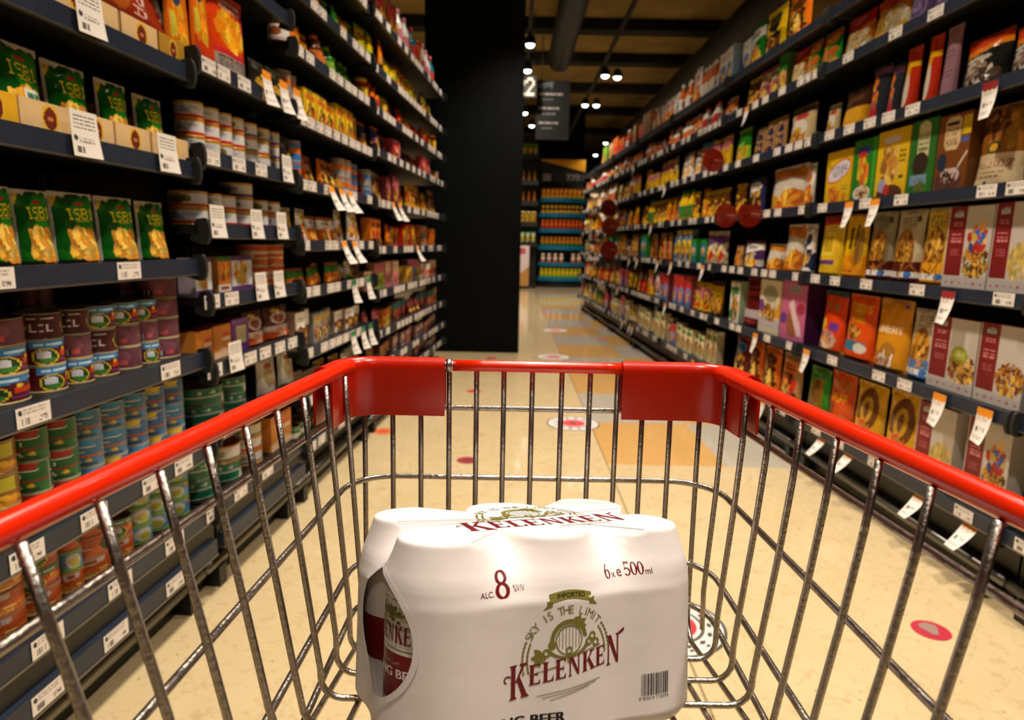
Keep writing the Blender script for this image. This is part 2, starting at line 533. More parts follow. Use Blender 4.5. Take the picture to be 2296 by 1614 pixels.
a = Art(48, 64, (206, 62, 18))
a.r(.08, .03, .95, .30, (150, 138, 128)).r(.08, .24, .95, .30, (196, 40, 50)).lines(.14, .08, .9, .22, 4, (84, 66, 52)).heap(.52, .56, .34, .2, [(238, 160, 24), (226, 126, 20), (246, 184, 50)], 3, 60, .26)
a.poly([(.1, 1), (.95, 1), (.95, .72), (.5, .86), (.1, .94)], (206, 40, 46)).lines(.3, .8, .9, .95, 2, (236, 200, 190))
LIB['pastaO'] = make_pouch('pasta_packet', 'bag', 'tall orange pasta packet', .14, .05, .27, a.noise(.1, 2), seed=7, seal=(190, 60, 26))
b = Art(48, 64, (216, 104, 22))
b.r(.06, .02, .94, .3, (196, 60, 26)).heap(.5, .45, .36, .2, [(238, 180, 40), (230, 130, 26)], 5, 50, .26).e(.4, .8, .2, .14, (50, 66, 96)).e(.7, .85, .12, .08, (50, 130, 40)).r(.1, .33, .3, .6, (200, 180, 60))
LIB['pastaB'] = make_pouch('pasta_packet', 'bag', 'orange noodle packet with blue pot', .14, .05, .27, b.noise(.1, 3), seed=8, seal=(206, 80, 26))
c = Art(32, 48, (206, 196, 176))
c.heap(.5, .35, .3, .2, [(220, 200, 150), (190, 170, 120)], 2, 30, .25).r(0, 0, 1, .2, (200, 130, 60)).e(.35, .75, .2, .12, (40, 90, 110)).lines(.2, .5, .8, .65, 3, (110, 110, 120))
LIB['whitebag'] = make_pouch('rice_bag', 'bag', 'white rice bag with blue badge', .11, .06, .2, c, seed=9)
c = Art(32, 48, (150, 44, 20))
c.txt('SPA', .5, .6, .7, .2, (226, 190, 170)).e(.5, .3, .4, .18, (180, 90, 30))
LIB['redlay'] = make_pouch('sauce_pouch', 'bag', 'red sauce pouch lying over the tray', .12, .035, .17, c, seed=10, seal=(190, 180, 165))
c = Art(32, 48, (34, 30, 22))
c.heap(.5, .3, .34, .2, [(226, 120, 30), (200, 150, 40)], 2, 16, .3).e(.6, .55, .14, .06, (214, 206, 50)).e(.3, .8, .2, .1, (70, 66, 56))
LIB['darkbag'] = make_pouch('snack_bag', 'bag', 'dark snack bag with orange pieces', .12, .06, .17, c.noise(.2, 2), seed=11, seal=(70, 66, 60))
c = Art(48, 32, (214, 206, 200))
c.heap(.42, .5, .3, .34, PASTA, 2, 40, .3).r(0, .86, 1, 1, PUR).r(0, 0, 1, .12, PUR).e(.82, .35, .14, .24, WHT)
LIB['sponge'] = make_box('pasta_carton', 'box', 'white pasta carton with purple edges', .13, .06, .1, c)
c = Art(32, 32, (222, 120, 30))
c.heap(.5, .55, .3, .25, [(206, 80, 20), (236, 170, 60)], 2, 20, .3).r(0, 0, 1, .22, (214, 210, 196)).r(0, .86, 1, 1, (40, 110, 50)).r(.2, .05, .8, .17, (176, 60, 50))
LIB['soupG'] = make_box('soup_carton', 'box', 'orange soup carton with green top', .07, .05, .1, c)
c = Art(48, 28, (206, 104, 26))
for o in (0, .5):
    c.r(o, .55, o + .5, .68, (226, 206, 186)).r(o, .3, o + .5, .36, (226, 206, 186)).e(o + .25, .45, .08, .16, (236, 206, 160)).r(o, .8, o + .5, .9, (190, 60, 20))
LIB['tallO'] = make_can('stock_canister', 'can', 'orange canister with white bands', .034, .088, c.noise(.1, 2), plastic=(196, 168, 130))
c = Art(48, 48, (92, 46, 40))
c.e(.5, .66, .34, .2, (222, 196, 182)).e(.5, .64, .22, .14, (150, 84, 74)).r(0, .2, 1, .42, (220, 196, 180)).r(0, 0, 1, .24, (216, 84, 24)).heap(.45, .2, .2, .12, [(240, 190, 160), (230, 150, 110)], 3, 14, .4).e(.4, .9, .16, .05, (232, 180, 30))
LIB['meat'] = make_pouch('meat_mix_pouch', 'bag', 'brown pouch with meat picture', .11, .05, .15, c.noise(.08, 1), seed=12, seal=(60, 40, 36))
c = Art(32, 40, (220, 128, 30))
c.r(.1, .3, .5, .75, (226, 144, 40)).r(.5, .65, .95, .75, (206, 70, 30)).r(.5, .5, .95, .6, (230, 206, 176)).poly([(.0, .2), (.6, .3), (1, .15), (1, 0), (0, 0)], (232, 190, 150))
LIB['orgpack'] = make_box('cake_mix_carton', 'box', 'orange cake mix carton', .085, .05, .12, c.noise(.1, 2))
c = Art(32, 40, (104, 52, 130))
c.r(.25, .25, .85, .8, (196, 176, 130)).lines(.3, .4, .8, .7, 4, (140, 110, 90)).r(0, .88, 1, 1, (150, 90, 180))
LIB['purp'] = make_box('dessert_carton', 'box', 'purple dessert carton with tan panel', .08, .05, .13, c)
c = Art(48, 20, (22, 112, 78))
for o in (0, .5):
    c.r(o, 0, o + .25, .5, (206, 196, 176)).r(o + .04, .55, o + .2, .9, (150, 80, 60)).r(o + .25, .46, o + .5, .54, (200, 210, 190)).txt('TEA', o + .36, .75, .14, .24, (190, 210, 190))
LIB['greent'] = make_can('vegetable_tin', 'tin', 'green and cream vegetable tin', .038, .062, c.noise(.08, 4))
c = Art(32, 48, (196, 188, 172))
c.e(.5, .5, .4, .42, (214, 206, 190)).e(.5, .74, .22, .1, (170, 90, 50)).e(.48, .45, .26, .26, (180, 160, 110)).e(.75, .25, .1, .1, (210, 130, 50))
LIB['oval'] = make_pouch('soup_pouch', 'bag', 'pale oval soup pouch', .085, .035, .15, c, seed=13, seal=(200, 190, 176))
c = Art(32, 40, (36, 112, 40))
c.e(.5, .6, .45, .2, (60, 150, 50)).r(.0, .0, 1, .25, (206, 196, 186)).e(.55, .4, .2, .1, (150, 180, 90))
LIB['grnpouch'] = make_pouch('seasoning_pouch', 'bag', 'green seasoning pouch', .11, .03, .13, c, seed=14)

# -------- cereal side
def art_granola(top, win, low, title, seed, strip=True):
    a = Art(48, 64, top)
    a.e(.5, .42, .36, .34, (150, 100, 40)).heap(.5, .46, .3, .24, win, seed, 110, .16).r(0, 0, 1, .3, low)
    if strip:
        a.r(0, .08, 1, .15, WHT).e(.8, .115, .1, .045, (60, 120, 190)).e(.3, .115, .03, .02, (200, 50, 50)).e(.5, .115, .03, .02, (200, 50, 50)).heap(.5, .23, .42, .05, [(200, 130, 50), (120, 60, 20)], seed, 8, .3)
    a.txt(title, .5, .87, .6, .11, (70, 66, 50)).r(.25, .76, .8, .79, shade(top, .8)).e(.82, .88, .07, .045, (60, 60, 40))
    return a.noise(.07, seed)

LIB['gran1'] = make_pouch('granola_pouch', 'bag', 'olive granola pouch with maroon base', .125, .07, .25, art_granola((150, 140, 112), GRAN, (84, 24, 22), 'TILE', 1), seed=21, seal=(150, 144, 120))
LIB['gran2'] = make_pouch('granola_pouch', 'bag', 'beige granola pouch with maroon base', .125, .07, .25, art_granola((196, 180, 146), GRAN, (84, 24, 22), 'FREE', 2), seed=22, seal=(150, 140, 112))
LIB['gran3'] = make_pouch('granola_pouch', 'bag', 'yellow granola pouch with arched window', .125, .07, .25, art_granola((224, 186, 60), GRAN, (232, 160, 24), 'FILE', 3), seed=23, seal=(150, 140, 112))
LIB['gran4'] = make_pouch('granola_pouch', 'bag', 'white granola pouch with blue base', .125, .07, .25, art_granola((206, 190, 166), GRAN, (84, 136, 190), 'FREE', 4), seed=24, seal=(140, 130, 112))

def art_mcan(food, seed, kiwi=False, bird=False):
    a = Art(48, 64, (202, 192, 184))
    a.r(.03, .16, .42, 1, (126, 22, 26)).poly([(.12, .9), (.17, .95), (.2, .91), (.23, .97), (.26, .91), (.3, .95), (.34, .9), (.34, .87), (.12, .87)], (176, 190, 186))
    a.lines(.12, .76, .34, .82, 2, (206, 130, 130), seed).lines(.1, .56, .36, .68, 3, (214, 130, 130), seed + 1).lines(.12, .4, .34, .5, 3, (180, 90, 96), seed + 2)
    a.heap(.72, .34, .28, .2, food, seed, 120, .13).e(.85, .88, .08, .045, (180, 190, 180)).e(.85, .88, .06, .03, (202, 192, 184))
    if kiwi:
        a.e(.66, .52, .17, .12, (150, 160, 40)).e(.66, .52, .11, .07, (196, 200, 80)).e(.66, .52, .04, .025, (236, 236, 200))
    if bird:
        a.heap(.72, .6, .22, .16, FRUIT + [(60, 90, 170)], seed, 26, .26)
    a.r(0, 0, 1, .14, (196, 186, 178))
    for i in range(6):
        a.e(.1 + i * .16, .07, .022, .016, (190, 60, 66))
    return a.noise(.05, seed)

for i, (fd, kw, bd, lk) in enumerate(((GRAN, True, False, 'maroon and white cereal box with kiwi'), (GRAN + [(110, 40, 30)], False, False, 'maroon and white cereal box with oat clusters'),
                                      (GRAN + [(70, 110, 50)], False, True, 'maroon and white cereal box with fruit'), ([(226, 196, 110), (206, 180, 90)], False, False, 'maroon and white cereal box with bowl'))):
    LIB['mbox%d' % i] = make_box('cereal_box', 'box', lk, .165, .055, .25, art_mcan(fd, i + 3, kw, bd), side=(206, 198, 190), top=(120, 24, 28))

a = Art(48, 64, (226, 182, 16))
a.e(.5, .62, .44, .17, (214, 206, 214), .25).e(.5, .62, .47, .19, (206, 90, 30), .25).e(.5, .62, .43, .16, (222, 216, 220), .25).txt('NATURE', .5, .67, .66, .09, (60, 56, 130)).txt('OAT', .5, .56, .4, .09, (60, 56, 130))
a.heap(.4, .18, .26, .14, [(236, 160, 40), (200, 90, 30)], 3, 26, .26).r(.7, .05, .85, .2, (216, 130, 20)).lines(.65, .26, .9, .36, 2, (90, 110, 60))
LIB['yelbox'] = make_box('cereal_box', 'box', 'bright yellow cereal box with white oval', .1, .055, .24, a.noise(.06, 2), top=(176, 110, 20))
a = Art(48, 64, (34, 124, 30))
a.heap(.5, .5, .25, .2, [(236, 200, 40), (226, 110, 40)], 3, 24, .3).e(.5, .14, .4, .12, (226, 216, 196)).heap(.5, .15, .3, .08, GRAN, 2, 30, .2).e(.45, .82, .3, .08, (60, 70, 160)).e(.4, .76, .2, .05, (206, 50, 40)).r(.85, 0, 1, 1, (60, 160, 40))
LIB['grnbox'] = make_box('cereal_box', 'box', 'green cereal box with bowl', .1, .055, .24, a.noise(.06, 2))
a = Art(48, 64, (228, 186, 24))
a.heap(.42, .5, .26, .26, [(206, 150, 60), (170, 110, 40), (236, 190, 90)], 3, 40, .26).e(.45, .86, .26, .05, (220, 206, 220)).e(.5, .06, .42, .15, (90, 50, 36)).e(.25, .2, .14, .1, (160, 160, 190)).e(.4, .14, .1, .08, (196, 50, 40)).lines(.72, .5, .92, .7, 3, (120, 90, 20)).r(.75, .28, .9, .33, (70, 90, 40))
LIB['yelcer'] = make_box('cereal_box', 'box', 'yellow cereal box with brown flakes', .125, .055, .26, a.noise(.06, 2), top=(170, 104, 20))
a = Art(48, 64, (40, 108, 34))
a.r(.3, .52, .72, .92, (206, 196, 150)).e(.5, .92, .21, .06, (206, 196, 150)).txt('RICE', .51, .78, .34, .1, (40, 60, 30)).lines(.34, .58, .68, .72, 2, (90, 110, 60)).e(.45, .42, .3, .16, (50, 36, 24)).r(.1, .14, .75, .28, (110, 150, 180)).heap(.6, .1, .3, .06, [(140, 90, 40), (60, 120, 30)], 3, 14, .3)
LIB['grndark'] = make_box('cereal_box', 'box', 'dark green rice cereal box', .115, .055, .27, a.noise(.08, 2))
a = Art(48, 64, (120, 66, 20))
a.poly([(.2, .62), (.2, .92), (.3, .97), (.62, .97), (.7, .92), (.7, .62), (.6, .54), (.3, .54)], (214, 186, 140)).txt('SPICY', .45, .78, .42, .09, (74, 44, 24)).txt('RICE', .45, .65, .34, .09, (74, 44, 24)).r(.26, .86, .62, .9, (60, 40, 30))
a.r(.74, .72, 1, .95, (214, 180, 20)).r(.74, .62, .96, .68, (70, 100, 170)).e(.45, .16, .42, .16, (96, 54, 46)).e(.5, .22, .3, .1, (206, 186, 176)).heap(.4, .16, .3, .08, [(70, 40, 30), (110, 60, 40)], 4, 24, .26).poly([(.55, .2), (.6, .2), (.98, .5), (.95, .52)], (220, 206, 190)).e(.2, .4, .16, .12, (36, 48, 66)).r(0, 0, 1, .05, (40, 110, 30))
LIB['brown'] = make_box('cereal_box', 'box', 'brown rice cereal box with spoon', .15, .055, .28, a.noise(.08, 2))
a = Art(64, 64, (140, 84, 24))
a.heap(.35, .78, .3, .18, [(60, 44, 36), (190, 110, 40), (100, 60, 30), (150, 90, 40)], 3, 70, .2).heap(.82, .7, .16, .2, [(190, 140, 40), (160, 110, 30)], 5, 30, .3).r(0, .0, 1, .42, (214, 188, 146)).e(.45, .5, .14, .08, (50, 76, 40)).e(.45, .5, .09, .05, (214, 160, 40))
a.txt('MUESLI', .32, .29, .36, .09, (136, 40, 36)).txt('CRISP', .74, .30, .34, .09, (136, 40, 36)).lines(.2, .18, .8, .22, 1, (150, 120, 80)).lines(.15, .12, .7, .16, 1, (150, 120, 80)).r(.36, .05, .46, .09, (40, 100, 90)).r(0, 0, 1, .02, (110, 60, 20))
LIB['muesli'] = make_pouch('muesli_bag', 'bag', 'wide beige muesli bag with window', .185, .08, .27, a.noise(.06, 2), seed=25, seal=(150, 110, 70))
a = Art(32, 64, (226, 182, 30))
a.r(.2, .35, .75, .85, (236, 206, 70)).lines(.3, .74, .7, .82, 2, (120, 110, 60)).r(.3, .4, .7, .65, (200, 160, 30)).r(0, .18, .8, .27, (104, 66, 120)).r(0, .9, 1, 1, (150, 40, 26)).r(0, .86, 1, .9, (206, 40, 26))
LIB['yelbag'] = make_pouch('cereal_bag', 'bag', 'yellow cereal bag with purple stripe', .1, .055, .23, a.noise(.06, 1), seed=26, seal=(110, 40, 34))
a = Art(32, 64, (230, 180, 20))
a.r(0, 0, 1, .36, (232, 146, 20)).r(.35, .45, .5, .8, (90, 70, 20)).r(.6, .5, .7, .85, (90, 70, 20)).lines(.2, .08, .7, .14, 1, (180, 60, 20)).e(.8, .5, .14, .3, (150, 110, 40))
LIB['yelbag2'] = make_pouch('cereal_bag', 'bag', 'yellow and orange cereal bag', .1, .055, .23, a.noise(.06, 1), seed=27, seal=(120, 60, 20))
a = Art(48, 64, (222, 66, 16))
a.txt('TEM', .45, .76, .5, .14, (40, 130, 84)).e(.2, .45, .14, .1, (230, 180, 60)).r(.5, .36, .85, .5, (110, 60, 150)).e(.45, .2, .4, .16, (200, 130, 110)).heap(.45, .2, .3, .12, [(226, 150, 60), (150, 90, 120), (226, 190, 150)], 3, 30, .26).r(0, 0, 1, .05, (220, 190, 60)).r(0, .94, 1, 1, (60, 80, 84))
LIB['redor'] = make_pouch('snack_bag', 'bag', 'red snack bag with green lettering', .1, .06, .26, a.noise(.06, 1), seed=28, seal=(60, 76, 80))
a = Art(48, 64, (224, 80, 16))
a.txt('SEEDS', .5, .82, .74, .1, (206, 196, 30)).txt('FOR', .42, .72, .4, .08, (206, 196, 30)).txt('BIRD', .5, .63, .44, .08, (206, 196, 30)).heap(.4, .44, .25, .1, [(190, 140, 60), (120, 70, 30)], 3, 30, .26).r(.05, .14, .85, .3, (60, 120, 150)).e(.7, .2, .2, .08, (226, 216, 206))
LIB['orbag'] = make_pouch('snack_bag', 'bag', 'orange snack bag with yellow lettering', .11, .06, .26, a.noise(.06, 1), seed=29, seal=(206, 90, 40))
a = Art(48, 64, (220, 146, 24))
a.txt('WHEAT', .5, .58, .76, .11, (230, 214, 190)).r(.1, .5, .4, .515, (190, 120, 20)).e(.55, .2, .25, .2, (170, 120, 40)).heap(.5, .1, .36, .1, [(180, 90, 30), (226, 206, 190)], 3, 16, .3).r(0, .88, 1, 1, (196, 130, 40)).e(.85, .93, .05, .025, (60, 80, 140))
LIB['wheat'] = make_pouch('wheat_cereal_bag', 'bag', 'ochre wheat cereal bag', .13, .06, .27, a.noise(.05, 1), seed=30, seal=(190, 130, 50))
a = Art(48, 48, (214, 160, 24))
a.e(.5, .58, .36, .36, (110, 66, 24)).e(.5, .58, .2, .22, (196, 150, 40)).e(.5, .58, .08, .14, (110, 70, 26)).heap(.5, .26, .3, .12, [(236, 160, 40), (200, 90, 30)], 3, 22, .28).poly([(0, .16), (1, .04), (1, 0), (0, 0)], (70, 60, 130)).e(.8, .14, .14, .1, (210, 80, 40))
LIB['oring'] = make_pouch('cereal_bag', 'bag', 'yellow cereal bag with brown ring', .12, .06, .2, a.noise(.06, 1), seed=31, seal=(206, 150, 40))
a = Art(48, 48, (40, 150, 30))
a.poly([(.15, .1), (.3, .8), (.8, .8), (.9, .1)], (150, 110, 30)).e(.5, .5, .2, .28, (120, 80, 30)).r(0, .82, 1, 1, (60, 120, 40)).e(.5, .1, .4, .08, (210, 130, 30))
LIB['grnpk'] = make_pouch('cereal_bag', 'bag', 'lime green cereal bag', .11, .06, .2, a.noise(.06, 1), seed=32, seal=(60, 110, 40))
a = Art(48, 48, (214, 80, 20))
a.txt('COCOA', .5, .8, .8, .14, (110, 150, 50)).txt('PUFF', .55, .58, .56, .14, (230, 200, 30)).e(.25, .3, .16, .2, (130, 60, 30)).e(.7, .2, .2, .1, (140, 120, 70))
LIB['redpk'] = make_pouch('cereal_bag', 'bag', 'red cereal bag with green lettering', .11, .06, .2, a.noise(.06, 1), seed=33, seal=(190, 80, 30))
a = Art(48, 64, (196, 96, 140))
a.e(.5, .86, .3, .07, (150, 150, 150)).lines(.25, .82, .75, .9, 2, (110, 90, 100)).e(.5, .3, .25, .26, (150, 90, 56)).poly([(.3, .6), (.5, .72), (.6, .5), (.8, .3), (.9, .1), (.7, .1)], (226, 190, 200)).e(.12, .35, .14, .1, (100, 50, 140)).e(.8, .55, .16, .1, (160, 40, 70))
LIB['pinkbox'] = make_box('cereal_box', 'box', 'pink cereal box with purple side', .15, .07, .27, a.noise(.05, 1), side=(74, 22, 70), top=(190, 110, 150))
a = Art(32, 48, (216, 204, 170))
a.e(.5, .74, .34, .16, (150, 146, 120)).r(0, .1, 1, .3, (190, 180, 184)).poly([(0, .34), (1, .3), (1, .7), (.8, .45), (.3, .5)], (214, 150, 30)).heap(.5, .38, .36, .12, GRAN, 3, 24, .26).e(.1, .5, .14, .12, (110, 60, 130))
LIB['creamY'] = make_box('cereal_box', 'box', 'cream cereal box with yellow corner', .12, .06, .25, a.noise(.05, 1))
a = Art(32, 48, (92, 20, 18))
a.r(0, .18, 1, .36, (186, 170, 172)).r(0, .62, 1, .72, (150, 50, 20)).lines(.2, .78, .8, .84, 2, (140, 70, 66)).r(.2, .08, .8, .14, (150, 40, 40))
LIB['choc'] = make_pouch('chocolate_cereal_bag', 'bag', 'dark red chocolate cereal bag', .12, .06, .26, a, seed=34, seal=(90, 24, 24))
a = Art(48, 64, (30, 140, 34))
a.r(0, .84, 1, 1, (190, 50, 30)).e(.3, .72, .26, .12, (236, 190, 40)).e(.3, .72, .18, .07, (226, 120, 50)).e(.72, .8, .2, .13, (236, 150, 40)).heap(.5, .22, .42, .18, [(236, 180, 40), (190, 130, 90), (206, 150, 60)], 3, 50, .24).e(.4, .46, .2, .1, (230, 130, 60)).e(.75, .5, .2, .1, (230, 110, 40))
LIB['grnor'] = make_pouch('crisps_bag', 'bag', 'green crisps bag with orange pictures', .14, .07, .19, a.noise(.08, 1), seed=35, seal=(40, 120, 40))
a = Art(48, 64, (226, 130, 30))
a.e(.5, .95, .6, .3, (190, 24, 16)).txt('PUFF', .5, .86, .5, .1, (236, 190, 180)).heap(.5, .32, .42, .3, [(230, 200, 130), (226, 160, 50), (240, 220, 180)], 3, 60, .24).r(.25, .3, .7, .4, (206, 196, 150))
LIB['redorg'] = make_pouch('crisps_bag', 'bag', 'red and orange crisps bag', .14, .07, .2, a.noise(.08, 1), seed=36, seal=(190, 40, 24))
a = Art(48, 64, (232, 140, 30))
a.heap(.55, .4, .4, .35, [(240, 214, 160), (226, 170, 60), (244, 226, 190)], 9, 50, .3).e(.5, .95, .6, .2, (226, 70, 20))
LIB['orgcr'] = make_pouch('crisps_bag', 'bag', 'orange crisps bag with pale pieces', .14, .07, .2, a.noise(.08, 1), seed=37, seal=(220, 100, 40))
a = Art(32, 48, (106, 84, 130))
a.ring(.5, .4, .36, .24, .2, (160, 130, 180)).lines(.3, .3, .7, .5, 3, (180, 150, 196)).e(.5, .8, .2, .08, (206, 190, 150))
LIB['purbag'] = make_pouch('crisps_bag', 'bag', 'purple crisps bag', .13, .07, .2, a.noise(.08, 1), seed=38, seal=(90, 70, 120))
a = Art(48, 48, (30, 32, 28))
a.r(0, .76, 1, 1, (206, 60, 16)).poly([(0, .78), (1, .86), (1, .76), (0, .66)], (230, 130, 20)).e(.4, .6, .3, .06, (196, 190, 170)).heap(.5, .3, .4, .24, [(150, 120, 96), (80, 60, 46), (206, 190, 176), (50, 50, 46)], 3, 40, .24)
LIB['blkbag'] = make_pouch('mushroom_snack_bag', 'bag', 'glossy black snack bag with orange top', .17, .08, .2, a.noise(.1, 1), seed=39, seal=(110, 40, 20))
a = Art(32, 48, (226, 156, 24))
a.e(.5, .3, .4, .3, (236, 170, 40)).r(0, .55, 1, 1, (70, 40, 26)).lines(.2, .7, .8, .8, 2, (140, 100, 40))
LIB['amber'] = make_pouch('dried_fruit_bag', 'bag', 'amber dried fruit bag with dark top', .14, .07, .16, a, seed=40, seal=(60, 40, 30))
a = Art(32, 48, (44, 48, 54))
a.heap(.4, .5, .2, .3, [(226, 60, 40), (236, 190, 40), (226, 120, 30), (140, 60, 120)], 3, 20, .26).r(0, .86, 1, .95, (120, 70, 110)).e(.5, .16, .2, .1, (200, 40, 50))
LIB['greyred'] = make_pouch('nut_bag', 'bag', 'dark grey nut bag with red flowers', .13, .07, .19, a, seed=41, seal=(60, 56, 60))
a = Art(32, 48, (196, 50, 26))
a.r(.1, .1, .5, .8, (226, 170, 40)).e(.4, .35, .2, .25, (226, 214, 190)).r(0, .7, 1, .8, (236, 180, 20))
LIB['redyel'] = make_pouch('nut_bag', 'bag', 'red and yellow nut bag', .13, .06, .21, a, seed=42, seal=(200, 70, 30))
a = Art(32, 48, (150, 110, 120))
a.r(.1, .1, .9, .9, (160, 118, 128)).lines(.2, .3, .8, .7, 6, (130, 96, 106))
LIB['mauvebag'] = make_pouch('nut_bag', 'bag', 'pinkish grey nut bag', .13, .06, .23, a, seed=43, seal=(150, 110, 120))
a = Art(32, 48, (206, 180, 130))
a.e(.45, .45, .36, .26, (226, 216, 200)).e(.45, .4, .2, .1, (206, 180, 60)).heap(.5, .2, .4, .16, [(226, 160, 40), (190, 110, 40)], 3, 24, .26).r(0, .84, 1, 1, (70, 60, 30)).e(.5, .76, .3, .08, (190, 60, 50))
LIB['tanbag'] = make_pouch('nut_bag', 'bag', 'tan nut bag with white oval', .13, .06, .18, a.noise(.1, 1), seed=44, seal=(110, 96, 50))
a = Art(32, 48, (196, 120, 40))
a.e(.5, .62, .3, .16, (226, 220, 206)).e(.4, .84, .14, .08, (220, 130, 30)).heap(.5, .26, .42, .2, [(226, 150, 40), (240, 180, 60), (200, 100, 30)], 3, 40, .26).poly([(0, .5), (.4, .3), (.5, .6), (1, .4), (1, .7), (0, .8)], (206, 196, 180))
LIB['whiteor'] = make_pouch('snack_bag', 'bag', 'orange snack bag with white drips', .15, .07, .2, a.noise(.06, 1), seed=45, seal=(196, 186, 170))

# -------- simple products of the farther bays, made on demand from two colours
def generic(kind, c1, c2, lay=0):
    key = (kind, c1, c2, lay)
    if key in LIB:
        return LIB[key]
    rs = random.Random(zlib.crc32(repr(key).encode()))
    sd = rs.randrange(1000)
    n1, n2 = NAMES[c1], NAMES[c2]
    food = rs.choice([PASTA, GRAN, FRUIT])
    if kind == 'can':
        a = Art(40, 14, c1)
        for o in (0, .5):
            a.r(o, .38, o + .5, .66, c2).e(o + .25, .5, .08, .3, food[0]).r(o, .86, o + .5, .94, shade(c2, .8))
        p = make_can('food_can', 'can', '%s can with %s band' % (n1, n2), .034, .07, a.noise(.1, sd))
    elif kind == 'jar':
        a = Art(40, 14, c2)
        for o in (0, .5):
            a.e(o + .25, .5, .1, .3, shade(c1, .8)).lines(o + .1, .2, o + .4, .34, 1, (90, 70, 60))
        p = make_bottle('glass_jar', 'jar', '%s jar with %s label' % (n1, n2), .034, .12, c1, a, c2 if lay else GOLD, jar=True)
    elif kind == 'bottle':
        a = Art(40, 16, c2)
        for o in (0, .5):
            a.e(o + .25, .55, .1, .3, shade(c1, .7)).r(o, .05, o + .5, .12, shade(c1, .7))
        p = make_bottle('sauce_bottle', 'bottle', '%s bottle with %s label' % (n1, n2), .034, .2, c1, a, RED if lay else c2)
    elif kind == 'box':
        a = Art(32, 48, c1)
        a.heap(.5, .5, .6, .6, [shade(c1, .82), shade(c1, 1.1), c2], sd + 5, 9, .3)
        if lay == 0:
            a.heap(.5, .34, .36, .24, food + [(60, 36, 20), shade(c1, .4)], sd, 40, .22).r(.1, .68, .9, .86, c2)
        elif lay == 1:
            a.r(0, .55, 1, 1, c2).e(.5, .4, .36, .2, shade(c1, 1.25)).heap(.5, .3, .3, .16, food, sd, 16, .3)
        else:
            a.e(.5, .55, .4, .28, c2).e(.5, .5, .2, .16, food[0]).r(.1, .06, .9, .18, shade(c2, .8)).heap(.5, .45, .24, .14, food + [(70, 40, 24)], sd, 16, .3)
        a.lines(.2, .72, .8, .82, 2, shade(c1, .4), sd).lines(.15, .04, .85, .12, 2, shade(c2, .7), sd + 2).r(0, .95, 1, 1, shade(c1, .5))
        p = make_box('grocery_box', 'box', '%s box with %s panel' % (n1, n2), .11, .05, .18, a.noise(.08, sd))
    else:
        a = Art(32, 48, c1)
        a.heap(.5, .5, .6, .6, [shade(c1, .82), shade(c1, 1.1), c2], sd + 5, 9, .3)
        if lay == 0:
            a.heap(.5, .36, .38, .26, food + [(60, 36, 20), shade(c1, .4)], sd, 40, .24).e(.5, .76, .36, .12, c2)
        elif lay == 1:
            a.poly([(0, .5), (1, .7), (1, 1), (0, 1)], c2).heap(.5, .3, .34, .2, food, sd, 20, .3)
        else:
            a.r(.12, .12, .88, .5, c2).e(.5, .7, .3, .12, shade(c2, .9)).heap(.5, .3, .3, .14, food, sd, 14, .3)
        a.lines(.25, .7, .75, .82, 2, shade(c1, .4), sd).r(0, .0, 1, .06, shade(c1, .6)).r(0, .9, 1, 1, shade(c1, .75)).e(rs.uniform(.2, .8), rs.uniform(.5, .65), .1, .05, shade(c2, .7))
        p = make_pouch('snack_pouch', 'bag', '%s pouch with %s front' % (n1, n2), .12, .06, .18, a.noise(.1, sd), seed=sd, seal=shade(c1, .85))
    LIB[key] = p
    return p

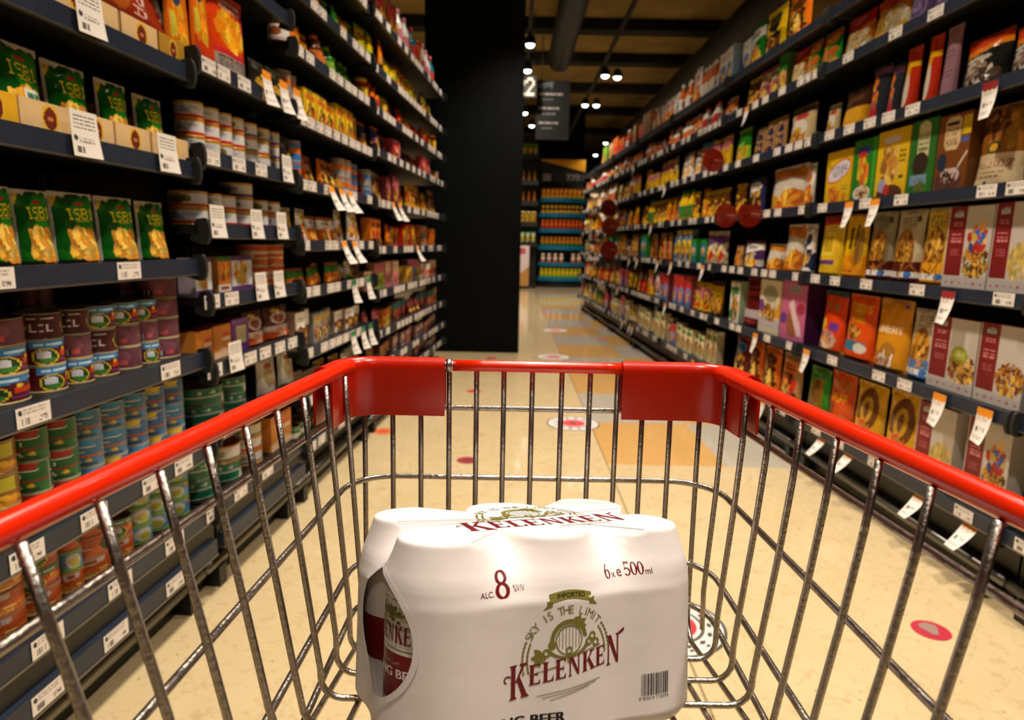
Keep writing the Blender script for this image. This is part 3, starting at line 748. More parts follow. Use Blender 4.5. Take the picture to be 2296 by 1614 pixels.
# ------------------------------------------------------------------ the room
def nodes_floor():
    m = bpy.data.materials.new('polished vinyl floor')
    m.use_nodes = True
    nt = m.node_tree
    N, L = nt.nodes.new, nt.links.new
    b = nt.nodes['Principled BSDF']
    tc = N('ShaderNodeTexCoord')
    sep = N('ShaderNodeSeparateXYZ')
    L(tc.outputs['Object'], sep.inputs[0])
    X, Y = sep.outputs[0], sep.outputs[1]

    def math_(op, a, bb=None):
        n = N('ShaderNodeMath')
        n.operation = op
        for i, v in enumerate((a, bb)):
            if v is None:
                continue
            if isinstance(v, (int, float)):
                n.inputs[i].default_value = v
            else:
                L(v, n.inputs[i])
        return n.outputs[0]

    def mix(f, a, c):
        n = N('ShaderNodeMix')
        n.data_type = 'RGBA'
        if isinstance(f, (int, float)):
            n.inputs[0].default_value = f
        else:
            L(f, n.inputs[0])
        for k, v in ((6, a), (7, c)):
            if isinstance(v, tuple):
                n.inputs[k].default_value = (*lin(v), 1)
            else:
                L(v, n.inputs[k])
        return n.outputs[2]

    def noise(scale, detail=4):
        n = N('ShaderNodeTexNoise')
        n.inputs['Scale'].default_value = scale
        n.inputs['Detail'].default_value = detail
        L(tc.outputs['Object'], n.inputs['Vector'])
        return n.outputs['Fac']

    cream = mix(math_('MULTIPLY', noise(4.0, 6), 1.0), (208, 188, 148), (192, 169, 126))
    # checker of orange and grey vinyl tiles on one side of the aisle
    col = math_('FLOOR', math_('DIVIDE', math_('SUBTRACT', X, 0.45), 0.55))
    row = math_('FLOOR', math_('DIVIDE', math_('SUBTRACT', Y, 2.97), 0.742))
    par = math_('MODULO', math_('ADD', math_('ADD', col, row), 40.0), 2.0)
    par = math_('GREATER_THAN', par, 0.5)
    tiles = mix(par, (200, 156, 94), (176, 168, 154))
    zone = math_('MULTIPLY', math_('GREATER_THAN', X, 0.45), math_('GREATER_THAN', Y, 2.97))
    zone = math_('MULTIPLY', zone, math_('LESS_THAN', Y, 15.3))
    base = mix(zone, cream, tiles)
    # fine dark chips and soft scuffs that belong to the vinyl
    v = N('ShaderNodeTexVoronoi')
    v.inputs['Scale'].default_value = 26.0
    v.inputs['Randomness'].default_value = 1.0
    L(tc.outputs['Object'], v.inputs['Vector'])
    chips = math_('MULTIPLY', math_('LESS_THAN', v.outputs['Distance'], 0.075), math_('GREATER_THAN', noise(7.0), 0.52))
    base = mix(math_('MULTIPLY', chips, 0.75), base, (112, 84, 52))
    vein = math_('LESS_THAN', math_('ABSOLUTE', math_('SUBTRACT', noise(11.0, 7), 0.5)), 0.010)
    base = mix(math_('MULTIPLY', vein, 0.22), base, (150, 118, 76))
    scuff = math_('MULTIPLY', math_('GREATER_THAN', noise(16.0, 8), 0.64), 0.25)
    base = mix(scuff, base, (170, 140, 98))
    seam = math_('LESS_THAN', math_('ABSOLUTE', math_('SUBTRACT', X, 0.45)), 0.0035)
    base = mix(math_('MULTIPLY', seam, 0.6), base, (84, 66, 44))
    L(base, b.inputs['Base Color'])
    L(math_('ADD', math_('MULTIPLY', noise(3.0), 0.10), 0.04), b.inputs['Roughness'])
    b.inputs['Specular IOR Level'].default_value = 0.26
    return m

M['floor'] = nodes_floor()
CEIL = 4.3
fb = MB()
fb.quad([(-7, -4, 0), (8, -4, 0), (8, 25, 0), (-7, 25, 0)])
tag(fb.build('floor', 'floor'), 'polished cream vinyl floor with orange and grey tiles', kind='structure')
cb = MB()
cb.quad([(-7, -4, CEIL), (-7, 25, CEIL), (8, 25, CEIL), (8, -4, CEIL)])
tag(cb.build('ceiling', 'ceil'), 'dark brown bare ceiling', kind='structure')
for nm, q in (('wall_left', [(-7, -4, 0), (-7, 25, 0), (-7, 25, CEIL), (-7, -4, CEIL)]), ('wall_right', [(8, 25, 0), (8, -4, 0), (8, -4, CEIL), (8, 25, CEIL)]),
              ('wall_far', [(-7, 25, 0), (8, 25, 0), (8, 25, CEIL), (-7, 25, CEIL)]), ('wall_near', [(8, -4, 0), (-7, -4, 0), (-7, -4, CEIL), (8, -4, CEIL)])):
    w = MB()
    w.quad(q)
    tag(w.build(nm, 'wall'), 'dark painted shop wall', kind='structure')
for i, y in enumerate((1.6, 4.2, 6.6, 8.7, 10.6, 12.4, 14.6, 17.0, 20.0)):
    w = MB()
    w.box(-7, y, CEIL - .16, 8, y + .3, CEIL)
    tag(w.build('ceiling_beam', 'beam'), 'black beam crossing under the brown ceiling', kind='structure')
for x, y0, y1, z, r in ((0.62, 2.0, 10.7, 3.72, .17), (2.7, -3.5, 24.5, 3.62, .2)):
    w = MB()
    w.tube([(x, y0, z), (x, (y0 + y1) / 2, z), (x, y1, z)], r, 20)
    tag(w.build('air_duct', 'duct', smooth=True), 'round dark air duct running along the aisle ceiling' if x < 1 else 'round dark air duct above the cereal shelving', 'duct')
for k, x in enumerate((1.17,)):
    w = MB()
    w.box(x - .02, -2.5, LAMP_Z + .11, x + .02, 19, LAMP_Z + .15)
    tag(w.build('lamp_track', 'beam'), 'thin black lamp track hung above the cereal side', 'lamp track')
w = MB()
w.box(.11, -2.5, LAMP_Z + .11, .15, 19, LAMP_Z + .15)
tag(w.build('lamp_track', 'beam'), 'thin black lamp track beside the dark pillar', 'lamp track')
w = MB()
PX0, PX1, PY0, PY1 = -0.80, 0.058, 6.1, 6.95
for z0, z1 in ((0, .05), (.054, 2.735), (2.741, CEIL)):
    w.box(PX0, PY0, z0, PX1, PY1, z1)
w.box(PX0 + .004, PY0 + .004, 0, PX1 - .004, PY1 - .004, CEIL)
tag(w.build('pillar', 'pillar'), 'large square black pillar at the end of the canned-food shelving', kind='structure')

# ------------------------------------------------------------------ ceiling spotlights (the light of the room)
def spot(x, y, p, k):
    t = thing('ceiling_spotlight', 'x', 'spotlight', (x, y, LAMP_Z), 0, 'ceiling spotlights on the tracks')
    h = MB()
    h.lathe([(.055, .002), (.062, 0), (.066, .02), (.06, .08), (.035, .10), (.03, .115), (.0001, .116)], 20, cap=False)
    h.build('housing', 'black', t, True)
    g = MB()
    g.lathe([(.0001, -.03), (.022, -.027), (.040, -.017), (.052, .004)], 20, cap=False)
    g.build('lens', 'glow', t, True)
    ld = bpy.data.lights.new('spotlight_beam', 'SPOT')
    ld.energy = LAMP_POWER * p * 4
    ld.color = LAMP_COLOR
    ld.spot_size = math.radians(108 if y < 8 else 136)
    ld.spot_blend = 0.85 if y < 8 else 0.4
    ld.shadow_soft_size = 0.06
    lo = bpy.data.objects.new('spotlight_beam', ld)
    C.objects.link(lo)
    lo.parent = t
    lo.location = (0, 0, -.035)
    if y == 9.6:                                         # extra beam added here to brighten the hanging signs
        l2 = bpy.data.lights.new('added_sign_fill', 'SPOT')
        l2.energy, l2.color, l2.spot_size, l2.shadow_soft_size = 45, LAMP_COLOR, math.radians(80), .04
        l2.spot_blend = .5
        o2 = bpy.data.objects.new('added_sign_fill', l2)
        C.objects.link(o2)
        o2.parent = t
        o2.location = (0, .07, -.02)
        o2.rotation_euler = (math.radians(80), 0, math.radians(-8))
    return t

ORD = ('first second third fourth fifth sixth seventh eighth ninth tenth eleventh twelfth thirteenth fourteenth fifteenth sixteenth seventeenth '
       'eighteenth nineteenth twentieth').split()
TENS = ['twenty', 'thirty', 'forty', 'fifty', 'sixty', 'seventy', 'eighty', 'ninety']
def ordinal(i):
    """0 -> first"""
    if i < 20:
        return ORD[i]
    q, r = divmod(i + 1, 10)
    return (TENS[q - 2] + '-' + ORD[r - 1]) if r else TENS[q - 2][:-1] + 'ieth'

cnt = {}
for x, y, p in LAMPS:
    t = spot(x, y, p, 0)
    row = 'pillar-side' if x < .8 else ('cereal-side' if x < 1.3 else 'far cereal-side')
    i = cnt.get(row, 0)
    cnt[row] = i + 1
    t['label'] = 'black ceiling spotlight, %s along the %s lamp track' % (ordinal(i), row)

# ------------------------------------------------------------------ shelving
WALLS = ((-0.93, 0.0708, 1), (1.45, -0.0434, -1))        # x at y=0, slope, outward direction in x; 0 canned-food side, 1 cereal side
def P3(side, s, n, z):
    x0, yw, o = WALLS[side]
    return (x0 + yw * s + o * n, s, z)
def ROT(side):
    return (PI / 2 - math.atan(.0708)) if side == 0 else (-PI / 2 + math.atan(.0434))

cp, sp, cr, sr = math.cos(PITCH), math.sin(PITCH), math.cos(ROLL), math.sin(ROLL)
def px_of(p):
    """where a point of the room falls in the photograph"""
    dn, Y = 1 - p[2], p[1]
    d = Y * cp + dn * sp
    a, b = p[0] / d, (-Y * sp + dn * cp) / d
    return 1148 + F * (cr * a - sr * b), 807 + F * (sr * a + cr * b)

def s_at(side, z, n, px):
    """distance along a shelf front measured from the photograph's column px"""
    lo, hi = 0.62, 12.0
    for _ in range(40):
        m = (lo + hi) / 2
        x = px_of(P3(side, m, n, z))[0]
        if (x < px) == (side == 0):
            lo = m
        else:
            hi = m
    return (lo + hi) / 2

def z_at(side, s, n, py):
    lo, hi = -0.2, 3.0
    for _ in range(40):
        m = (lo + hi) / 2
        if px_of(P3(side, s, n, m))[1] > py:
            lo = m
        else:
            hi = m
    return (lo + hi) / 2

BOARD = 0.036                                            # rail underside to the standing surface

def bay(side, s0, s1, rails, top, label, depth=.44, extra_rail=None, end=False):
    L = (s1 - s0) / math.cos(math.atan(abs(WALLS[side][1]))) - .004
    at = s0 if side == 0 else s1
    t = thing('shelving_bay', label, 'shelving', P3(side, at, 0, 0), ROT(side), 'shelving bays of the canned-food side' if side == 0 else 'shelving bays of the cereal side')
    b = MB()
    b.box(0, depth, 0, L, depth + .02, top)
    b.build('back_panel', 'black', t)
    for x in (0.002, L - .03):
        b = MB()
        b.box(x, depth - .05, 0, x + .028, depth - .001, top)
        b.build('upright', 'black', t)
    b = MB()
    z = rails[0]
    b.box(0, .075, 0, L, .095, z)
    b.build('kick_plate', 'black', t)
    b = MB()
    b.tube([(0.005, .05, .075), (L / 2, .05, .075), (L - .005, .05, .075)], .018, 12)
    b.build('bumper_tube', 'steel', t, True)
    for x in (.05, L - .09):
        b = MB()
        b.box(x, .03, 0, x + .04, .3, .06)
        b.build('foot', 'black', t)
    for i, z in enumerate(rails):
        b = MB()
        b.box(0, .006, z + .012, L, depth, z + BOARD)
        sh = b.build('shelf', 'black', t)
        r = MB()
        for y0, y1, z0, z1, mi in ((-.004, .006, z + .004, z + .042, 0), (-.006, .006, z, z + .004, 1)):
            r.box(.012, y0, z0, L - .012, y1, z1, mi=mi)
        r.build('price_rail', ['rail', 'steel'], sh)
        for x in (0.0, L - .012):
            e = MB()
            q = [(.012, z + .05), (-.002, z + .052)] + [(-.012 - .012 * math.sin(a), z + .02 + .034 * math.cos(a)) for a in np.linspace(.2, PI - .2, 8)] + [(-.002, z - .014), (.03, z - .004)]
            n = len(q)
            e.quad([(x, y, zz) for y, zz in q])
            e.quad([(x + .012, y, zz) for y, zz in q][::-1])
            for k in range(n):
                (y0, z0), (y1, z1) = q[k], q[(k + 1) % n]
                e.quad([(x + .012, y0, z0), (x + .012, y1, z1), (x, y1, z1), (x, y0, z0)])
            e.build('rail_end_cap', 'rubber', sh)
    if extra_rail:
        r = MB()
        r.box(.012, -.01, extra_rail, L - .012, .004, extra_rail + .042)
        r.box(.012, -.012, extra_rail - .005, L - .012, .004, extra_rail, mi=1)
        r.build('lower_price_rail', ['rail', 'steel'], t)
        r = MB()
        r.box(.0, .004, extra_rail, L, .02, rails[0] + .012)
        r.build('riser', 'black', t)
    return t

LB = [(0.35, 1.735, [.239, .418, .662, .903, 1.142, 1.372, 1.64]), (1.745, 2.375, [.239, .445, .622, .808, .995, 1.181, 1.41, 1.69]),  # first bay's topmost shelf is out of view, added for its shade
      (2.385, 3.345, [.2, .38, .56, .785, .955, 1.168, 1.39, 1.615, 1.81, 2.03]), (3.355, 5.31, [.2, .33, .5, .707, .93, 1.163, 1.41, 1.605, 1.80, 2.05])]
RZ = [.205, .525, .85, 1.152, 1.45, 1.736, 1.955]
RB = [(.5, 1.76, RZ), (1.765, 3.045, RZ)] + [(.65 + 1.2 * k + .004, .65 + 1.2 * (k + 1) - .004, RZ) for k in range(2, 8)]
LN = ['first tin bay', 'second tin bay', 'third tin bay', 'fourth tin bay']
RN = [x + ' cereal bay' for x in ('entrance', 'first', 'second', 'third', 'fourth', 'fifth', 'sixth', 'last')]
for i, (a, b, r) in enumerate(LB):
    bay(0, a, b, r, r[-1] + .25, ['black shelving bay stacked with maroon pet food tins', 'narrow black shelving bay with small white fish tins',
                                  'black shelving bay of packets between fish tins and pillar bay', 'long black shelving bay ending at the dark pillar'][i], extra_rail=.145 if i < 2 else None)
for i, (a, b, r) in enumerate(RB):
    bay(1, a, b, r, r[-1] + .12, 'black shelving bay with blue price rails, %s of the cereal side' % (ordinal(i)))

# ------------------------------------------------------------------ placing goods
ITEMS = []
def put(pr, side, bayi, shelf, s, z, w=None, h=None, setback=.045, jit=0.0, level=None, stack=None, tilt=0.0, look=None):
    sx = 1.0 if w is None else w / pr.w
    rl = (LB if side == 0 else RB)[bayi][2]
    if shelf + 1 < len(rl) and pr.cat != 'tray':
        h = min(pr.h if h is None else h, rl[shelf + 1] - z + (-.012 if pr.cat == 'bag' else .008))
    sz = 1.0 if h is None else h / pr.h
    sy = sx if pr.cat in ('tin', 'can') or pr.w == pr.d else min(1.25, (sx + 1) / 2)
    o = bpy.data.objects.new(pr.name, pr.mesh) if not getattr(pr, 'proto', None) else pr.proto.copy()
    if not getattr(pr, 'proto', None):
        pr.proto = o
        pr.kids_o = []
        for nm, me in pr.kids:
            k = bpy.data.objects.new(nm, me)
            k.parent = o
            C.objects.link(k)
            pr.kids_o.append(k)
    else:
        for k0 in pr.kids_o:
            k = k0.copy()
            k.parent = o
            C.objects.link(k)
    C.objects.link(o)
    o.location = P3(side, s, -(setback + pr.d * sy / 2), z)
    o.rotation_euler = (tilt, 0, ROT(side) + jit)
    o.scale = (sx, sy, sz)
    o['category'] = pr.cat
    ITEMS.append((o, look or pr.look, side, bayi, shelf, s, level, stack, pr))
    return o

TURN = {'dogA': -1.5, 'orgB': -1.5, 'fish': -2.0, 'peach': .6, 'orgA': .3}  # which way the labels face
def row(side, bayi, shelf, items, zref=None, setback=.042):
    """items: (prototype, px left, px right, py of the top or None[, stack])"""
    rails = (LB if side == 0 else RB)[bayi][2]
    z = rails[shelf] + BOARD + .0005
    for it in items:
        nm, xa, xb, yt = it[:4]
        sa, sb = s_at(side, zref or z, -setback, xa), s_at(side, zref or z, -setback, xb)
        s, w = (sa + sb) / 2, abs(sb - sa) * .985
        if isinstance(nm, (list, tuple)):
            hh = it[4]
            for lv, q in enumerate(nm):
                put(LIB[q], side, bayi, shelf, s, z + lv * hh, w, hh * .99, setback, (zlib.crc32(b'%d%d' % (int(xa), lv)) % 100 / 100 - .5) * .6 + TURN.get(q, 0), lv, (round(s, 3), len(nm)))
        else:
            pr = LIB[nm] if isinstance(nm, str) else nm
            h = None if yt is None else z_at(side, s, -setback, yt) - z
            if h is not None:
                h = min(h, pr.h * 1.35)
            put(pr, side, bayi, shelf, s, z, w, h, setback)

# canned-food side, first bay
def art_tray(base, seed):
    a = Art(48, 16, base)
    a.e(.55, .5, .16, .46, (226, 176, 40)).e(.55, .5, .125, .36, (110, 34, 22)).r(.49, .42, .61, .58, (190, 120, 60))
    return a.noise(.04, seed)

def make_tray(look, base, seed):
    b = MB()
    w, d, h = .22, .2, .055
    art = art_tray(base, seed)
    X, Z = np.meshgrid(np.linspace(-w / 2, w / 2, 49), np.linspace(0, h, 17))
    b.grid(np.stack([X, np.full_like(X, -d / 2), Z], -1), art.a)
    t = .002
    b.box(-w / 2, -d / 2 + .0005, 0, w / 2, -d / 2 + t, h, base)
    for x in (-w / 2, w / 2 - t):
        n = len(b.v)
        pts = [(-d / 2, 0), (d / 2, 0), (d / 2, h * 2.2), (-d / 2 + .05, h * 1.1), (-d / 2, h)]
        b.quad([(x, y, z) for y, z in pts], base)
        b.quad([(x + t, y, z) for y, z in pts][::-1], base)
        for k in range(5):
            (y0, z0), (y1, z1) = pts[k], pts[(k + 1) % 5]
            b.quad([(x, y0, z0), (x, y1, z1), (x + t, y1, z1), (x + t, y0, z0)], base)
    b.box(-w / 2, d / 2 - t, 0, w / 2, d / 2, h * 2.2, base)
    b.box(-w / 2, -d / 2, 0, w / 2, d / 2, t, base)
    return Proto('display_tray', 'tray', look, w, d, h, b.mesh('display_tray', 'card'))

LIB['tray'] = make_tray('cream cardboard display tray with brown oval', (222, 186, 132), 1)
LIB['trayY'] = make_tray('yellow cardboard display tray', (226, 170, 30), 2)
LIB['trayD'] = make_tray('mustard cardboard display tray with brown oval', (176, 130, 40), 3)

row(0, 0, 5, [('tray', 78, 274, None), ('tray', 277, 359, None), ('trayD', 361, 418, None)], setback=.012)
row(0, 0, 5, [('whitebag', 256, 342, -30)], setback=.06)
row(0, 0, 5, [('pastaB', 392, 446, -60)], setback=.02)
pr = LIB['redlay']
o = bpy.data.objects.new('sauce_pouch', pr.mesh)
C.objects.link(o)
o.matrix_world = Matrix.Translation(P3(0, 1.47, -.055, 1.466 + .055)) @ Matrix.Rotation(ROT(0), 4, 'Z') @ Matrix.Rotation(-.2, 4, 'X') @ Matrix.Rotation(PI / 2, 4, 'Y') @ Matrix.Diagonal((.9, 1, 1.5, 1))
tag(o, 'dark red sauce pouch lying on its side across the cardboard trays', 'bag')
k = bpy.data.objects.new('seal', pr.kids[0][1])
C.objects.link(k)
k.parent = o
row(0, 0, 4, [('trayY', -60, 50, None), ('tray', 52, 173, None), ('tray', 176, 262, None), ('tray', 265, 343, None), ('tray', 345, 428, None)], setback=.012)
row(0, 0, 4, [('isbs', 18, 132, 100), ('isb', 138, 234, 150), ('isb', 250, 318, 188), ('isb', 332, 394, 222)], setback=.036)
row(0, 0, 3, [('isb', -84, -4, 416), ('isb', -2, 66, 420), ('isb', 68, 150, 430), ('isb', 152, 250, 436), ('isb', 251, 334, 446), ('isb', 336, 396, 456)])
row(0, 0, 2, [(['dogA', 'dogA', 'dogB'], -2, 107, 0, .051), (['dogA', 'dogA', 'dogC'], 109, 177, 0, .051), (['dogA', 'dogB', 'dogC'], 179, 232, 0, .051), (['dogA', 'dogC', 'dogA'], 234, 288, 0, .051),
              (['dogB', 'dogB', 'dogA'], 290, 337, 0, .051), (['dogA', 'dogB', 'dogA'], 338, 373, 0, .051), (['dogB', 'dogB', 'dogB', 'dogB'], 375, 424, 0, .050)])
row(0, 0, 2, [(['dogB', 'dogB', 'dogC', 'dogB'], 92, 160, 0, .050), (['dogB', 'dogA', 'dogB', 'dogB'], 296, 330, 0, .050)], setback=.125)
row(0, 0, 1, [(['peach', 'peach', 'peach'], -4, 86, 0, .062), (['grn', 'grn', 'grn'], 88, 147, 0, .062), (['grn', 'grn', 'grn'], 149, 209, 0, .062), (['blu', 'blu', 'blu'], 211, 258, 0, .062), (['blu2', 'blu', 'blu'], 260, 311, 0, .062),
              (['blu', 'blu2', 'blu'], 313, 354, 0, .062), (['blu2', 'blu2', 'blu2'], 356, 393, 0, .062), (['blu2', 'blu', 'blu2'], 395, 433, 0, .062)])
row(0, 0, 0, [(['orgA', 'orgA', 'orgA'], -90, 2, 0, .046), (['orgA', 'orgA', 'orgA'], 4, 93, 0, .046), (['orgA', 'orgB', 'orgB'], 95, 165, 0, .046), (['orgA', 'fish', 'orgC'], 167, 204, 0, .046), (['orgA', 'orgC', 'orgC'], 206, 275, 0, .046), (['orgA', 'orgB'], 277, 316, 0, .046),
              (['fish', 'fish', 'fish'], 318, 359, 0, .046), (['fish', 'fish', 'fish'], 361, 403, 0, .046), (['fish', 'fish', 'fish'], 405, 440, 0, .046)])
# second bay
row(0, 1, 6, [('pastaB', 447, 485, -60), ('pastaO', 487, 572, -12), ('darkbag', 578, 612, 140), ('darkbag', 616, 652, 160)], setback=.012)
tz = .0445
row(0, 1, 5, [(['tunR'] * 3, 442, 475, 0, tz), (['tunR'] * 3, 477, 508, 0, tz), (['tunP', 'tunR', 'tunR'], 510, 533, 0, tz), (['tunR', 'tunR', 'tunP'], 535, 562, 0, tz), (['tunV', 'tunO', 'tunV'], 564, 591, 0, tz), (['tunV', 'tunP', 'tunO'], 593, 618, 0, tz),
              (['tunV', 'tunV', 'tunV'], 620, 636, 0, tz)])
row(0, 1, 5, [('darkbag', 640, 668, 310)], setback=.02)
row(0, 1, 4, [(['tunR', 'tunP'], 442, 486, 0, tz), (['tunR', 'tunR'], 488, 509, 0, tz), (['tunR', 'tunP'], 511, 546, 0, tz), (['tunR', 'tunP', 'tunV'], 549, 584, 0, tz), (['tunV', 'tunP'], 588, 613, 0, tz), (['tunV', 'tunP'], 615, 640, 0, tz)])
row(0, 1, 3, [('sponge', 441, 478, None), ('soupG', 492, 520, None), ('sponge', 522, 568, None), (['tallO', 'tallO'], 584, 616, 0, .068), (['tallO', 'tallO'], 618, 651, 0, .068)])
row(0, 1, 2, [('orgpack', 442, 480, 742), ('orgpack', 482, 521, 728), ('purp', 523, 560, 714), ('meat', 562, 606, 700), ('meat', 610, 662, 688)])
row(0, 1, 1, [(['greent', 'greent'], 466, 528, 0, .05), (['greent', 'greent'], 530, 568, 0, .05), ('oval', 590, 630, 800), ('oval', 636, 668, 780)])
row(0, 1, 0, [(['greent', 'greent'], 455, 512, 0, .055), (['greent', 'tunO'], 515, 560, 0, .055), (['tunO', 'tunR', 'tunO'], 565, 605, 0, .045), ('orgpack', 610, 655, None)])

# cereal side, first bay
row(1, 1, 5, [('purbag', 2076, 2128, -70), ('purbag', 2020, 2072, -50), ('orgcr', 1937, 2018, -26), ('redorg', 1874, 1935, -6), ('grnor', 1826, 1866, 30)])
row(1, 1, 4, [('blkbag', 2240, 2330, 50), ('blkbag', 2130, 2232, 78), ('mauvebag', 2094, 2127, 60), ('redyel', 2056, 2086, 82), ('redyel', 2008, 2040, 108), ('greyred', 1976, 2003, 146), ('greyred', 1932, 1972, 150), ('amber', 1872, 1926, 200), ('tanbag', 1842, 1868, 235)])
row(1, 1, 3, [('muesli', 2160, 2264, 236), ('brown', 2088, 2160, 255), ('grndark', 2028, 2086, 268), ('yelcer', 1956, 2026, 290), ('grnbox', 1904, 1954, 312), ('yelbox', 1846, 1902, 338)])
row(1, 0, 3, [('muesli', 2290, 2400, 218)])
row(1, 1, 2, [('mbox3', 2208, 2306, 452), ('mbox2', 2108, 2206, 462), ('gran3', 2040, 2106, 466), ('gran2', 1978, 2038, 472), ('gran1', 1924, 1976, 474), ('yelbag2', 1872, 1921, 482), ('yelbag', 1822, 1870, 484)])
row(1, 1, 1, [('mbox1', 2178, 2284, 730), ('mbox0', 2074, 2176, 714), ('gran4', 2014, 2072, 696), ('wheat', 1940, 2012, 674), ('orbag', 1876, 1938, 664), ('redor', 1824, 1873, 655)])
row(1, 1, 0, [('mbox2', 2166, 2264, 945), ('mbox3', 2056, 2140, 910), ('oring', 1974, 2052, 885), ('oring', 1904, 1970, 862), ('redpk', 1848, 1902, 838), ('grnpk', 1802, 1846, 826)], zref=.42)
# second bay
G = generic
row(1, 2, 6, [(G('pouch', ORG, BRN, 0), 1750, 1800, -20), (G('pouch', YEL, BLK, 2), 1700, 1745, 5), (G('pouch', GRN, WHT, 1), 1668, 1698, 20)])
row(1, 2, 5, [('grnor', 1794, 1824, 55), ('redorg', 1762, 1792, 90), (G('box', TAN, GRN, 1), 1742, 1760, 110), (G('pouch', PNK, CRM, 1), 1714, 1738, 140), (G('pouch', PNK, CRM, 1), 1692, 1713, 155), (G('pouch', YEL, BRN, 0), 1664, 1690, 150)])
row(1, 2, 4, [('tanbag', 1756, 1810, 240), (G('pouch', TAN, NVY, 2), 1728, 1750, 262), (G('pouch', TAN, NVY, 2), 1706, 1727, 272), (G('pouch', TAN, NVY, 2), 1682, 1704, 288), (G('pouch', LIM, GRN, 1), 1640, 1668, 290)])
row(1, 2, 3, [(G('pouch', WHT, ORG, 2), 1793, 1812, 368), ('whiteor', 1712, 1788, 375), (G('pouch', NVY, WHT, 0), 1665, 1700, 400)])
row(1, 2, 2, [(G('pouch', WHT, NVY, 2), 1788, 1812, 505), ('whiteor', 1744, 1784, 505), ('whiteor', 1706, 1742, 548), (G('pouch', PUR, WHT, 1), 1656, 1698, 540), (G('pouch', TAN, ORG, 2), 1640, 1655, 552)])
row(1, 2, 1, [('pinkbox', 1746, 1800, 630), ('creamY', 1698, 1744, 628), ('choc', 1656, 1694, 616), (G('box', WHT, GRN, 0), 1634, 1654, 620)])
row(1, 2, 0, [(G('pouch', TAN, ORG, 0), 1742, 1786, 760), (G('pouch', ORG, BRN, 0), 1702, 1738, 750), (G('pouch', ORG, BRN, 0), 1672, 1700, 745), (G('pouch', MAR, BLU, 0), 1640, 1668, 742)], zref=.42)

# farther bays: each shelf from its own range of goods
def fill(side, bayi, shelf, pal, seed, hmax, w=(.085, .13), s0=None, s1=None, gap=.0, stack=None):
    R = random.Random(seed * 7919 + shelf * 131 + bayi * 17 + side)
    a, b, rails = (LB if side == 0 else RB)[bayi]
    z = rails[shelf] + BOARD + .0005
    s, e = (s0 or a) + .02, (s1 or b) - .02
    while s < e - .05:
        kind, c1, c2, lay = R.choice(pal)
        pr = generic(kind, c1, c2, lay)
        n = R.choice((1, 2, 2, 3))
        small = kind in ('can', 'jar', 'bottle')
        ww = R.uniform(.068, .08) if small else R.uniform(*w)
        hh = {'can': .07, 'jar': min(.13, hmax), 'bottle': min(.22, hmax)}.get(kind) or R.uniform(.66, .98) * hmax
        for _ in range(n):
            if s + ww > e:
                break
            sb = R.uniform(.022, .06)
            if kind == 'can':
                k = max(1, min(3, int(hmax / .072)))
                for lv in range(k):
                    put(pr, side, bayi, shelf, s + ww / 2, z + lv * .071, ww * .97, .07, sb, R.uniform(-.5, .5), lv, (round(s + ww / 2, 3), k))
            else:
                put(pr, side, bayi, shelf, s + ww / 2, z, ww * .96, hh, sb, R.uniform(-.06, .06) if kind != 'pouch' else R.uniform(-.16, .16))
            s += ww
        s += R.uniform(0, .02) + gap
    return

LP = {1.39: [('box', YEL, ORG, 0), ('box', YEL, RED, 1), ('can', GRY, ORG, 0), ('pouch', LIM, BRN, 0)], 2.03: [('pouch', BRN, ORG, 0), ('bottle', PNK, WHT, 0), ('box', RED, BRN, 0), ('pouch', GRN, BLK, 1)],
      1.81: [('pouch', ORG, YEL, 0), ('pouch', YEL, GRN, 0), ('pouch', ORG, WHT, 1), ('pouch', LIM, GRN, 1)], 1.615: [('bottle', BRN, ORG, 0), ('bottle', GRN, LIM, 0), ('jar', BRN, PNK, 1), ('pouch', YEL, ORG, 1), ('bottle', ORG, WHT, 0)],
      1.168: [('pouch', ORG, BRN, 0), ('pouch', BRN, ORG, 1), ('can', BLU, ORG, 0), ('can', GRY, ORG, 0), ('pouch', YEL, RED, 1)], .955: [('pouch', WHT, ORG, 0), ('pouch', ORG, WHT, 1), ('pouch', GRN, BRN, 1), ('pouch', WHT, YEL, 0)],
      .785: [('pouch', BRN, TAN, 0), ('pouch', GRN, WHT, 1), ('pouch', ORG, GRN, 1), ('jar', YEL, BRN, 0)], .56: [('box', GRY, YEL, 0), ('pouch', YEL, GRN, 0), ('box', BRN, WHT, 1), ('pouch', GRY, ORG, 0)],
      .38: [('box', WHT, BRN, 1), ('pouch', YEL, BRN, 0), ('pouch', GRN, WHT, 1)], .2: [('box', WHT, PNK, 0), ('can', GRN, WHT, 0), ('pouch', CRM, ORG, 0), ('can', CRM, GRN, 0)]}
for k, z in enumerate(LB[2][2]):
    nz = (LB[2][2] + [z + .26])[k + 1]
    fill(0, 2, k, LP[z], 3, min(nz - z - .075, .22))
